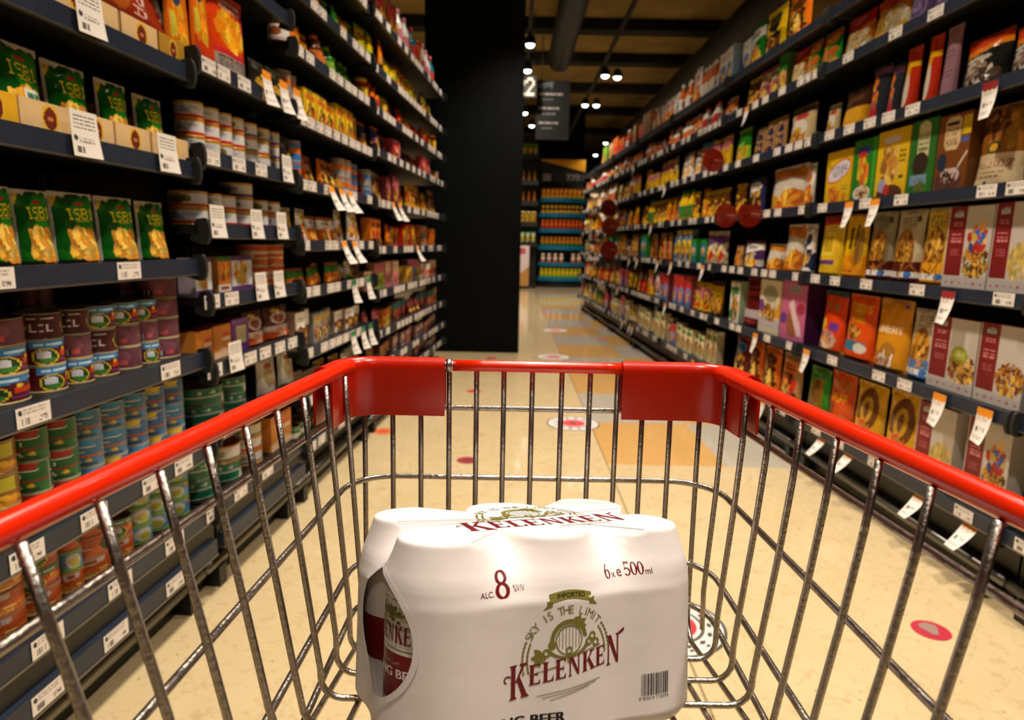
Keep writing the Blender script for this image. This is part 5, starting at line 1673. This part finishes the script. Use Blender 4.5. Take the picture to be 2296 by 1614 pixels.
def word_kelenken(x0, x1, y0, y1, hm, hk, hn):
    """polygons of the brand lettering: big first K, big last N, the line rising from y0 to y1"""
    ws = [GL[c][0] * (1.22 if i in (0, 7) else 1) for i, c in enumerate('KELENKEN')]
    k = (x1 - x0) / sum(ws)
    x, out = x0, []
    for i, c in enumerate('KELENKEN'):
        h = hk if i == 0 else hn if i == 7 else hm
        kx = k * (1.22 if i in (0, 7) else 1)
        dy = -(hk - hm) * .72 if i == 0 else -(hn - hm) * .35 if i == 7 else 0
        for pl in GL[c][1]:
            out.append([(x + px * kx, y0 + dy + (y1 - y0) * (x + px * kx - x0) / (x1 - x0) + py * h) for px, py in pl])
        if i == 0:
            out += [[(a, b + y0) for a, b in p] for p in arc_strip(x - .0005, hk * .62 + dy, .0022, .0018, .6, 4.4, .0009, 10)]
        if i == 7:
            xx = x + .66 * kx
            out += [[(xx - .0006, y1 + dy + hn), (xx + .003, y1 + dy + hn * 1.14), (xx + .0035, y1 + dy + hn * 1.06), (xx + .0004, y1 + dy + hn * .92)]]
        x += ws[i] * k
    return out
def eight(cx, cy, h):
    r = h * .5
    return arc_strip(cx, cy + h * .255, h * .215, h * .205, 0, 2 * PI, h * .15, 28, h * .055) + arc_strip(cx, cy - h * .225, h * .255, h * .245, 0, 2 * PI, h * .175, 28, h * .06)
def emblem(cx, cy, R_, tilt=.0, words=True):
    """olive emblem: words on an arch, barley, cask with leaves and hops"""
    out = []
    if words:
        t = 'SKY IS THE LIMIT'
        n = len(t)
        for i, ch in enumerate(t):
            if ch == ' ':
                continue
            a = math.radians(146 - (146 - 40) * i / (n - 1)) + tilt
            pl, xa, xb = text_polys(ch)
            k = R_ * .185 / .7
            ca, sa = math.cos(a - PI / 2), math.sin(a - PI / 2)
            for p in pl:
                out.append([(cx + R_ * math.cos(a) + ca * (px - (xa + xb) / 2) * k - sa * py * k, cy + R_ * math.sin(a) + sa * (px - (xa + xb) / 2) * k + ca * py * k) for px, py in p])
    for a0, a1, sg in ((151, 186, 1), (34, -1, -1)):
        for i in range(8):
            a = math.radians(a0 + (a1 - a0) * i / 7) + tilt
            for o, da in ((-.035, .5), (.035, -.5)):
                r = R_ * (1.05 + o)
                out.append(leaf(cx + r * math.cos(a), cy + r * math.sin(a), R_ * .11, R_ * .026, a + PI / 2 * -sg + da * sg * .8 + PI))
    bx, by_, br = cx, cy + R_ * .40, R_ * .42
    out += arc_strip(bx, by_, br, br, .1, PI * 1.12, R_ * .10, 24) + arc_strip(bx, by_, br * .78, br * .78, 0, PI * 2, R_ * .03, 24)
    for i in range(-3, 4):
        x = bx + i * br * .2
        hh = math.sqrt(max(0, (br * .76) ** 2 - (i * br * .2) ** 2))
        out.append([(x - R_ * .008, by_ - hh * .7), (x + R_ * .008, by_ - hh * .7), (x + R_ * .008, by_ + hh), (x - R_ * .008, by_ + hh)])
    for a, l in ((.9, .4), (1.5, .34), (.4, .38), (2.0, .26)):
        out.append(leaf(bx + br * .35, by_ + br * .75, R_ * l * .8, R_ * .07, a - .5))
    out += arc_strip(bx - br * .1, by_ - br * .1, br * 1.25, br * .8, PI * 1.15, PI * 1.95, R_ * .10, 18, R_ * .03)
    out += arc_strip(bx, by_ - br * .55, R_ * .07, R_ * .07, 0, 2 * PI, R_ * .04, 12) + [leaf(bx, by_ - br * 1.25, R_ * .2, R_ * .05, PI / 2)]
    for hx, hy in ((-.55, -.05), (-.42, .12), (.62, .22), (.52, .10), (.72, .06), (-.66, -.16)):
        out += arc_strip(cx + R_ * hx, cy + R_ * (hy + .2), R_ * .075, R_ * .075, 0, 2 * PI, R_ * .05, 12)
    for a in (2.4, 3.1, 3.8):
        out.append(leaf(cx - R_ * .62, cy + R_ * .05, R_ * .3, R_ * .075, a))
    s_ = math.tan(.2)
    for x0, x1, d in ((-.95, -.3, -.12), (.1, .85, .0)):
        out.append([(cx + R_ * x0, cy + R_ * (x0 * s_ + d)), (cx + R_ * x1, cy + R_ * (x1 * s_ + d)), (cx + R_ * x1, cy + R_ * (x1 * s_ + d + .03)), (cx + R_ * x0, cy + R_ * (x0 * s_ + d + .01))])
    return out
def sc(pl):
    return [[(x * KS, y * KS) for x, y in p] for p in pl]
# material slots of the film: 0 white, 1 maroon, 2 olive, 3 black
tri_add(sc(word_kelenken(-.0382, .0350, .0385, .0475, .0112, .0188, .0172)), map_front, 1)
tri_add(sc(emblem(-.0022, .0535, .0252, .09)), map_front, 2)
tri_add(sc([[(-.0215 + d, .0335 - k * .0014), (.0195 - d, .0385 - k * .0014), (.0195 - d, .0389 - k * .0014), (-.0215 + d, .0339 - k * .0014)] for k, d in ((0, 0), (1, .003), (2, .008))]), map_front, 2)
tri_add(sc(eight(-.0415, .0965, .0138)), map_front, 1)
tri_add(sc(put_text('ALC.', -.0560, .0911, .0030) + put_text('%V/V', -.0347, .0922, .0034, width=.0068)), map_front, 1)
bn = []
for i in range(14):
    def bp(t, o):
        return (-.0146 + .0272 * t, .0850 + .0022 * math.sin(PI * t) - .0006 * t + o)
    bn.append([bp(i / 14, 0), bp((i + 1) / 14, 0), bp((i + 1) / 14, .0047), bp(i / 14, .0047)])
bn += [[(-.0186, .0812), (-.0128, .0832), (-.0128, .0858), (-.0164, .0862), (-.0158, .0840)], [(.0168, .0818), (.0110, .0830), (.0110, .0856), (.0146, .0868), (.0142, .0842)]]
tri_add(sc(bn), map_front, 2)
tri_add([[(x, y + .0011 * KS * math.sin(PI * (x / KS + .0146) / .0272) - .0) for x, y in p] for p in sc(put_text('IMPORTED', -.0098, .0869, .0024, width=.0178))], lambda u, w: (lambda q: (q[0], q[1] - .0003, q[2]))(map_front(u, w)), 3)
# 6 x e 500 ml
def six(cx, cy, h):
    return arc_strip(cx, cy - h * .18, h * .2, h * .28, 0, 2 * PI, h * .13, 20, h * .05) + arc_strip(cx + h * .12, cy - h * .12, h * .34, h * .58, PI * .52, PI * 1.0, h * .12, 12, h * .06)
def zero(cx, cy, h):
    return arc_strip(cx, cy, h * .2, h * .44, 0, 2 * PI, h * .15, 24, h * .05)
def five(cx, cy, h):
    return [[(cx - h * .14, cy + h * .38), (cx + h * .22, cy + h * .38), (cx + h * .24, cy + h * .5), (cx - h * .14, cy + h * .5)], [(cx - h * .2, cy + h * .03), (cx - h * .12, cy + h * .03), (cx - h * .1, cy + h * .5), (cx - h * .17, cy + h * .5)]] + arc_strip(cx - h * .03, cy - h * .19, h * .22, h * .25, PI * .78, -PI * .82, h * .13, 20, h * .06)
v5 = six(.0280, .0975, .0075) + five(.0420, .0979, .0075) + zero(.0462, .0981, .0075) + zero(.0504, .0983, .0075)
v5 += put_text('x', .0308, .0942, .0036) + put_text('ml', .0531, .0949, .0036) + put_text('e', .0348, .0944, .0054)
tri_add(sc(v5), map_front, 1)
RB_ = random.Random(4)
bars, x = [], .0492
while x < .0688:
    w = RB_.choice((.0003, .0005, .0008))
    bars.append([(x, .0225), (x + w, .0225), (x + w, .0355), (x, .0355)])
    x += w + RB_.choice((.0004, .0006))
tri_add(sc(bars + put_text('8 903619 7130728', .0478, .0200, .0018, width=.021)), map_front, 3, .05)
tri_add(sc(put_text('STRONG BEER', -.0655, .0185, .0055, width=.0610, bold=.00045)), map_front, 3)
tri_add(sc(word_kelenken(-.050, .066, -.0265, -.0265, .0190, .0250, .0240)), map_top, 1, .02)
tri_add(sc(emblem(.006, -.001, .0340)), map_top, 2, .02)
tri_add(sc([[(.012, -.0320 - k * .0025), (.05, -.0305 - k * .0025), (.05, -.0299 - k * .0025), (.012, -.0314 - k * .0025)] for k in range(2)]), map_top, 2, .02)
film = fm.build('shrink_film', ['shrink', 'maroon', 'olive', 'ink'], pack)
for p in film.data.polygons:
    p.use_smooth = all(v < len(WL) * NT for v in p.vertices)

# ---- the cans seen through the oval window
def beer_can_art():
    a = Art(240, 96, (214, 208, 202))
    a.e(.5, .86, .06, .05, (122, 116, 60)).heap(.5, .86, .07, .06, [(122, 116, 60), (90, 90, 44), (190, 186, 160)], 3, 40, .2).lines(.42, .94, .58, .97, 1, (130, 124, 70))
    a.r(.4, .775, .6, .780, (122, 116, 60)).r(.38, .655, .62, .66, (122, 116, 60)).r(.38, .64, .62, .643, (122, 116, 60))
    a.poly([(0, .34), (.3, .28), (.5, .30), (.66, .38), (1, .34), (1, .61), (0, .61)], (118, 20, 28))
    for o in (-.02, .02):
        a.ring(.49 + o, .555, .04, .012, .25, (150, 120, 70))
    a.e(.565, .345, .035, .05, (150, 150, 110)).heap(.565, .34, .032, .05, [(110, 112, 70), (206, 204, 180), (140, 140, 96)], 5, 60, .2)
    a.poly([(.3, 0), (.7, 0), (.7, .12), (.56, .05), (.5, .02), (.44, .05), (.3, .1)], (40, 20, 22)).r(0, 0, 1, .02, (40, 22, 24))
    a.r(.64, 0, .70, .6, (120, 96, 30))
    return a
RC, HC = R0 * .985, H0 * .95
cm = MB()
ba = beer_can_art()
cm.lathe([(RC, HC * (.05 + .75 * i / 96)) for i in range(97)], 240, WHT, 0, ba.a, cap=False)
cm.lathe([(RC, HC * .80), (RC * .95, HC * .84), (RC * .76, HC * .95), (RC * .76, HC * .97)], 40, (206, 202, 198), cap=False)
cm.lathe([(RC * .78, HC * .005), (RC, HC * .05)], 40, (150, 146, 140))
def map_can(u, w):
    a = -PI / 2 + u / RC
    return ((RC + .0004) * math.cos(a), (RC + .0004) * math.sin(a), w)
fm_t = cm
cz = lambda f: HC * (.05 + .75 * f)
tri_add(word_kelenken(-.030, .030, cz(.685), cz(.685), .0105, .0125, .0125), map_can, 1, .004)
tri_add(put_text('STRONG BEER', -.034, cz(.465), .0052, width=.064, bold=.0002), map_can, 2, .004)
tri_add(put_text('ALC.', -.010, cz(.245), .0042, width=.016) + eight(0, cz(.13), .0215), map_can, 1, .004)
can_me = cm.mesh('beer_can', ['tin', 'maroon', 'white'], True)
tp = MB()
tp.lathe([(RC * .76, HC * .965), (RC * .77, HC * .98), (RC * .73, HC * .98), (RC * .70, HC * .96), (.0001, HC * .962)], 32, (190, 188, 184), cap=False)
top_me = tp.mesh('can_top', 'steel', True)
eye = PK.inverted() @ Vector((0, 0, 1))
for cx, cy in CEN[:2]:
    o = bpy.data.objects.new('beer_can', can_me)
    C.objects.link(o)
    o.parent = pack
    o.location = (cx, cy, .0015)
    face = math.atan2(eye.y - cy, eye.x - cx)
    o.rotation_euler = (0, 0, (face + PI / 2 + 1.2) if cy > 0 else (-PI / 2 + .20))
    k = bpy.data.objects.new('can_top', top_me)
    C.objects.link(k)
    k.parent = o

# ------------------------------------------------------------------ floor stickers
def disc_art(rings, n=48):
    b = MB()
    z = .0004
    for k, (r, col) in enumerate(rings):
        b.lathe([(r, 0 if k == 0 else z), (r * .999, z + .0003), (.0001, z + .0003)], n, col, cap=False)
        z += .0004
    return b
def sticker(x, y, kind, label, r=None):
    if kind == 'eye':
        r = r or .15
        b = disc_art([(r, (58, 60, 62)), (r * .94, (206, 200, 194)), (r * .60, (70, 70, 70)), (r * .54, (206, 200, 194)), (r * .46, (196, 36, 44))])
        for i in range(14):
            a = 2 * PI * i / 14
            for rr, l in ((r * .7, .012), (r * .82, .008)):
                p, q = (rr * math.cos(a), rr * math.sin(a)), (-math.sin(a) * l, math.cos(a) * l)
                b.quad([(p[0] - q[0], p[1] - q[1], .0024), (p[0] + q[1] * .6, p[1] - q[0] * .6, .0024), (p[0] + q[0], p[1] + q[1], .0024), (p[0] - q[1] * .6, p[1] + q[0] * .6, .0024)], (60, 60, 62))
        b.quad([(-.02, -.02, .0025), (.02, -.02, .0025), (.012, .03, .0025), (-.014, .026, .0025)], (120, 20, 26))
    elif kind == 'worn':
        r = r or .048
        b = disc_art([(r, (176, 36, 56))])
        R = random.Random(3)
        b.quad([(r * .8 * math.cos(t) * (.55 + .15 * math.sin(3 * t)), r * .62 * math.sin(t) + r * .12, .0016) for t in np.linspace(0, 2 * PI, 14)[:-1]], (150, 120, 110))
    elif kind == 'orange':
        r = r or .06
        b = disc_art([(r, (214, 110, 50)), (r * .5, (206, 76, 36))])
    else:
        r = r or .05
        b = disc_art([(r, (150, 30, 46) if kind == 'dark' else (200, 50, 52)), (r * .5, (120, 24, 40) if kind == 'dark' else (176, 34, 40))])
    o = b.build('floor_sticker', 'paper')
    o.location = (x, y, .0004)
    return tag(o, label, 'sticker', 'stickers on the shop floor')
sticker(.353, 3.672, 'eye', 'white floor sticker with red middle on the seam beside the tiles')
sticker(.44, 1.645, 'eye', 'white floor sticker with red middle showing beside the beer multipack', .145)
sticker(.50, 7.79, 'eye', 'white and red floor sticker lying on far grey tiles')
sticker(.37, 5.92, 'eye', 'white and red floor sticker just over the trolley front rim')
sticker(-.254, 4.457, 'red', 'red floor sticker in front of the pillar, farther of two')
sticker(-.198, 2.986, 'dark', 'dark red floor sticker on plain cream floor before the pillar')
sticker(-.181, 5.79, 'red', 'red floor sticker close to the foot of the dark pillar')
sticker(1.137, 1.645, 'worn', 'worn crimson floor sticker near the cereal shelving')
sticker(-.676, 3.44, 'orange', 'faded orange floor sticker by the tin shelving')
sticker(.459, 9.82, 'red', 'farthest red floor sticker on the checkered tiles', .06)
sticker(.967, 7.15, 'red', 'red floor sticker on checkered tiles beside the cereal shelving', .06)
sticker(.945, 8.47, 'red', 'small red floor sticker on far tiles beside the cereal shelving', .04)

# ------------------------------------------------------------------ red wobblers on the cereal shelving
for i, (px, py, rail, r, lb) in enumerate(((1590, 360, 3, .066, 'round red wobbler sign, highest of the three near ones'), (1618, 483, 2, .066, 'round red wobbler sign, left of the close pair of two'), (1670, 480, 2, .066, 'round red wobbler sign with flat top, beside its twin'),
                                       (1362, 466, 3, .09, 'far red wobbler sign at the end of the cereal shelving, upper'), (1364, 508, 2, .09, 'far red wobbler sign at the end of the cereal shelving, middle'), (1361, 560, 1, .10, 'far red wobbler sign at the end of the cereal shelving, low'))):
    s = s_at(1, RZ[rail], .11, px)
    z = z_at(1, s, .11, py)
    t = thing('shelf_wobbler', lb.replace('left of the close pair of two', 'farther of the close pair'), 'wobbler', P3(1, s, .11, z), math.radians(8), 'red round wobbler signs')
    b = MB()
    a = np.linspace(0, 2 * PI, 33)[:-1]
    pts = [(r * math.cos(k), min(r * math.sin(k), r * (.72 if i == 2 else 1.0))) for k in a]
    b.quad([(x, -.0008, z_) for x, z_ in pts], (116, 24, 10))
    b.quad([(x, .0008, z_) for x, z_ in pts][::-1], (116, 24, 10))
    for k in range(32):
        (x0, z0), (x1, z1) = pts[k], pts[(k + 1) % 32]
        b.quad([(x0, -.0008, z0), (x0, .0008, z0), (x1, .0008, z1), (x1, -.0008, z1)], (120, 20, 10))
    b.quad([(-r * .5, -.0012, r * .02), (-r * .32, -.0012, r * .02), (-r * .2, -.0012, -r * .3), (-r * .34, -.0012, -r * .3)], (70, 16, 12))
    b.quad([(-r * .05, -.0012, r * .02), (r * .1, -.0012, r * .02), (-r * .2, -.0012, -r * .3), (-r * .3, -.0012, -r * .3)], (70, 16, 12))
    b.quad([(r * .1, -.0012, r * .04), (r * .8, -.0012, -r * .04), (r * .8, -.0012, r * .02), (r * .1, -.0012, r * .1)], (196, 120, 110))
    b.build('disc', 'film', t)
    zr = min(RZ, key=lambda q: abs(q + .02 - z)) + .02 - z
    b = MB()
    b.tube([(r * .3, .002, 0), (.07, .004, zr * .3), (.112, .004, zr)], .0016, 6)
    b.build('strip', 'pale', t)

# ------------------------------------------------------------------ far end of the aisle
def stand(nm, label, cat, x, y, w, h, levels, rail_mat, depth=.5, curve=.0):
    t = thing(nm, label, cat, (x, y, 0))
    b = MB()
    b.box(-w / 2, depth * .5, 0, w / 2, depth * .5 + .03, h)
    b.build('back_panel', 'black', t)
    b = MB()
    pts = [(-w / 2, depth * .5)] + [(-w / 2 + w * i / 12, -depth * .3 - curve * math.sin(PI * i / 12)) for i in range(13)] + [(w / 2, depth * .5)]
    def slab(mb, z0, z1, mi=0, grow=1.0):
        q = [(px * grow, py * grow) for px, py in pts]
        mb.quad([(a, c, z1) for a, c in q], mi=mi)
        mb.quad([(a, c, z0) for a, c in q][::-1], mi=mi)
        for k in range(len(q)):
            (x0, y0), (x1, y1) = q[k], q[(k + 1) % len(q)]
            mb.quad([(x0, y0, z0), (x1, y1, z0), (x1, y1, z1), (x0, y0, z1)], mi=mi)
    slab(b, 0, .1)
    b.build('plinth', 'black', t)
    for z in levels:
        b = MB()
        slab(b, z - .05, z)
        sh = b.build('shelf', 'black', t)
        r = MB()
        slab(r, z - .075, z + .02, grow=1.015)
        r.build('price_rail', rail_mat, sh)
    return t
M['teal'] = mat('teal rail', (20, 112, 150), 0.35)
M['amberlit'] = mat('yellow sign', (226, 160, 20), 0.5)
LV = [.22, .56, .94, 1.33, 1.68, 2.02]
st = stand('promotion_stand', 'rounded black promotion stand with teal shelf rails at the aisle end', 'display stand', 1.10, 16.0, 1.06, 2.35, LV, 'teal', .55, .16)
sg = MB()
sg.box(-.53, .1, 2.42, .53, .16, 2.95)
hd = sg.build('header_sign', 'black', st)
b = MB()
b.quad([(-.52, .095, 2.90), (.52, .095, 2.66), (.52, .095, 2.93), (-.52, .095, 2.93)])
b.build('yellow_flash', 'amberlit', hd)
b = MB()
fm_t = b
tri_add(put_text('229', .08, 2.46, .15, bold=.008), lambda u, w: (u, .094, w), 0, .5)
tri_add(put_text('.-', .42, 2.46, .1), lambda u, w: (u, .094, w), 0, .5)
tri_add([[(-.46, 2.46 + k * .055), (-.28, 2.46 + k * .055), (-.28, 2.48 + k * .055), (-.46, 2.48 + k * .055)] for k in range(3)], lambda u, w: (u, .094, w), 0, .5)
b.build('price_lettering', 'white', hd)
PCOL = [(LIM, YEL, 'lime green tub'), (ORG, WHT, 'orange carton'), (GRN, ORG, 'green and orange bottle'), (RED, ORG, 'red jar'), (YEL, BRN, 'yellow can'), (YEL, ORG, 'golden can')]
PN = ['lowest', 'second', 'third', 'fourth', 'fifth', 'top']
for k, z in enumerate(LV):
    c1, c2, lk = PCOL[k]
    n = 10 if k != 1 else 7
    hh = [.2, .2, .2, .2, .2, .2][k]
    mb_ = MB()
    rr = .047
    mb_.lathe([(rr, 0), (rr, hh * .3), (rr, hh * .62), (rr * .8, hh * .8), (rr * .8, hh)], 14, c1, 0, np.array([[c1] * 14, [c2] * 14, [c1] * 14, [c2] * 14], float))
    me = mb_.mesh('promotion_item', 'tin', True)
    for i in range(n):
        u = (i + .5) / n - .5
        if k == 1 and i == 4:
            continue
        o = bpy.data.objects.new('promotion_item', me)
        C.objects.link(o)
        o.location = (1.10 + u * .98, 16.0 - .1 - .15 * math.cos(PI * u), z + .0205)
        tag(o, '%s, %s along, %s shelf of the rounded promotion stand' % (lk, ordinal(i), PN[k]), 'can' if k > 3 else 'tub', 'goods on the %s shelf of the promotion stand' % PN[k])
w = MB()
w.box(.5, 16.9, 0, 1.66, 17.6, CEIL)
tag(w.build('pillar', 'pillar'), 'second dark pillar behind the promotion stand', kind='structure')
st2 = stand('end_stand', 'dark narrow stand of bags seen just past the big pillar', 'display stand', .30, 15.4, .42, 3.4, [1.0, 1.45, 1.9, 2.35, 2.9], 'black', .5, .0)
for k, z in enumerate([1.0, 1.45, 1.9, 2.35, 2.9]):
    for i in range(3):
        pr = generic('pouch', (GRN, YEL, ORG, YEL, LIM)[k], (WHT, BLK, YEL, ORG, GRN)[k], 0)
        o = pr.proto.copy() if getattr(pr, 'proto', None) else bpy.data.objects.new(pr.name, pr.mesh)
        C.objects.link(o)
        o.location = (.18 + i * .12, 15.4 - .08, z + .021)
        o.scale = (.9, .9, 1.3)
        tag(o, '%s, %s along, %s shelf of the narrow stand by the pillar' % (pr.look, ordinal(i), ORD[k]), 'bag', 'bags on the narrow stand')
b = MB()
b.box(.1, 15.02, .06, .335, 15.12, .95, (226, 206, 206))
b.quad([(.1, 15.018, .06), (.335, 15.018, .06), (.335, 15.018, .5), (.1, 15.018, .3)], (196, 140, 70))
b.quad([(.12, 15.017, .75), (.26, 15.017, .78), (.24, 15.017, .9), (.12, 15.017, .9)], (200, 80, 100))
tag(b.build('promotion_bin', 'card'), 'pale pink printed cardboard bin beside the narrow stand', 'bin')
b = MB()
b.box(.1, 15.03, 0, .335, 15.11, .06, (20, 20, 20))
o = b.build('bin_foot', 'card', None)
o.parent = bpy.context.scene.objects['promotion_bin']
st3 = stand('card_rack', 'slim rack of pale boxes beside the promotion stand', 'display stand', 1.86, 16.2, .3, 2.1, [.3, .7, 1.1, 1.5], 'pale', .4, .0)
for k, z in enumerate([.3, .7, 1.1, 1.5]):
    for i in range(2):
        pr = generic('box', WHT if (k + i) % 3 else RED, PNK, 0)
        o = pr.proto.copy() if getattr(pr, 'proto', None) else bpy.data.objects.new(pr.name, pr.mesh)
        C.objects.link(o)
        o.location = (1.79 + i * .135, 16.2 - .06, z + .021)
        o.scale = (1.05, 1, 1.5)
        tag(o, '%s, %s along, %s shelf of the slim pale rack' % (pr.look, ordinal(i), ORD[k]), 'box', 'boxes on the slim rack')
M['wall_glow'] = mat('cream wall with added glow', (236, 196, 150), 0.6)
M['wall_glow'].node_tree.nodes['Principled BSDF'].inputs['Emission Color'].default_value = (1, .72, .45, 1)
M['wall_glow'].node_tree.nodes['Principled BSDF'].inputs['Emission Strength'].default_value = .5  # emission stands in for warm light falling on a far wall patch
b = MB()
b.box(2.15, 19.5, 1.5, 3.2, 19.6, 2.9)
lp = b.build('glowing_wall_patch', 'wall_glow')
tag(lp, 'cream wall with added glow for its warm light, beyond the end of the cereal shelving', 'light panel')
b = MB()
b.box(2.15, 19.48, 0, 3.2, 19.62, 1.5)
b.build('counter_front', 'black', lp)

# hanging aisle signs
def hang_sign(nm, label, x0, x1, y, z0, z1, art, col=(14, 18, 20)):
    b = MB()
    w, h = x1 - x0, z1 - z0
    X, Z = np.meshgrid(np.linspace(-w / 2, w / 2, art.nx + 1), np.linspace(0, h, art.ny + 1))
    b.grid(np.stack([X, np.full_like(X, -.0205), Z], -1), art.a)
    b.box(-w / 2, -.02, 0, w / 2, .02, h, col)
    o = b.build(nm, 'paper')
    o.location = ((x0 + x1) / 2, y, z0)
    tag(o, label, 'sign')
    for k, sx in enumerate((-.35, .35)):
        r = MB()
        r.tube([(w * sx, .005, h), (w * sx, .005, CEIL - z0 - .0)], .008, 6)
        r.build('hanging_rod', 'steel', o)
    return o
a = Art(60, 84, (5, 7, 8))
a.poly([(.05, .93), (.5, .98), (.45, .84), (.4, .9), (.08, .86)], (120, 130, 136)).poly([(.1, .9), (.38, .94), (.36, .92), (.1, .88)], (16, 20, 22))
for k, y in enumerate((.70, .46, .22)):
    a.lines(.08, y + .03, (.78, .7, .66)[k], y + .10, 1, (206, 196, 190), k).lines(.16, y - .05, (.5, .6, .5)[k], y + .0, 1, (140, 136, 130), k + 4)
hang_sign('directory_sign', 'black hanging directory sign with pale rows of text', .30, .82, 11.0, 2.62, 3.50, a)
a = Art(40, 24, (5, 7, 8))
a.txt('22', .5, .5, .8, .8, (236, 226, 206))
hang_sign('aisle_number_sign', 'black hanging sign with large white number beside the pillar', -.05, .28, 10.4, 3.12, 3.42, a)
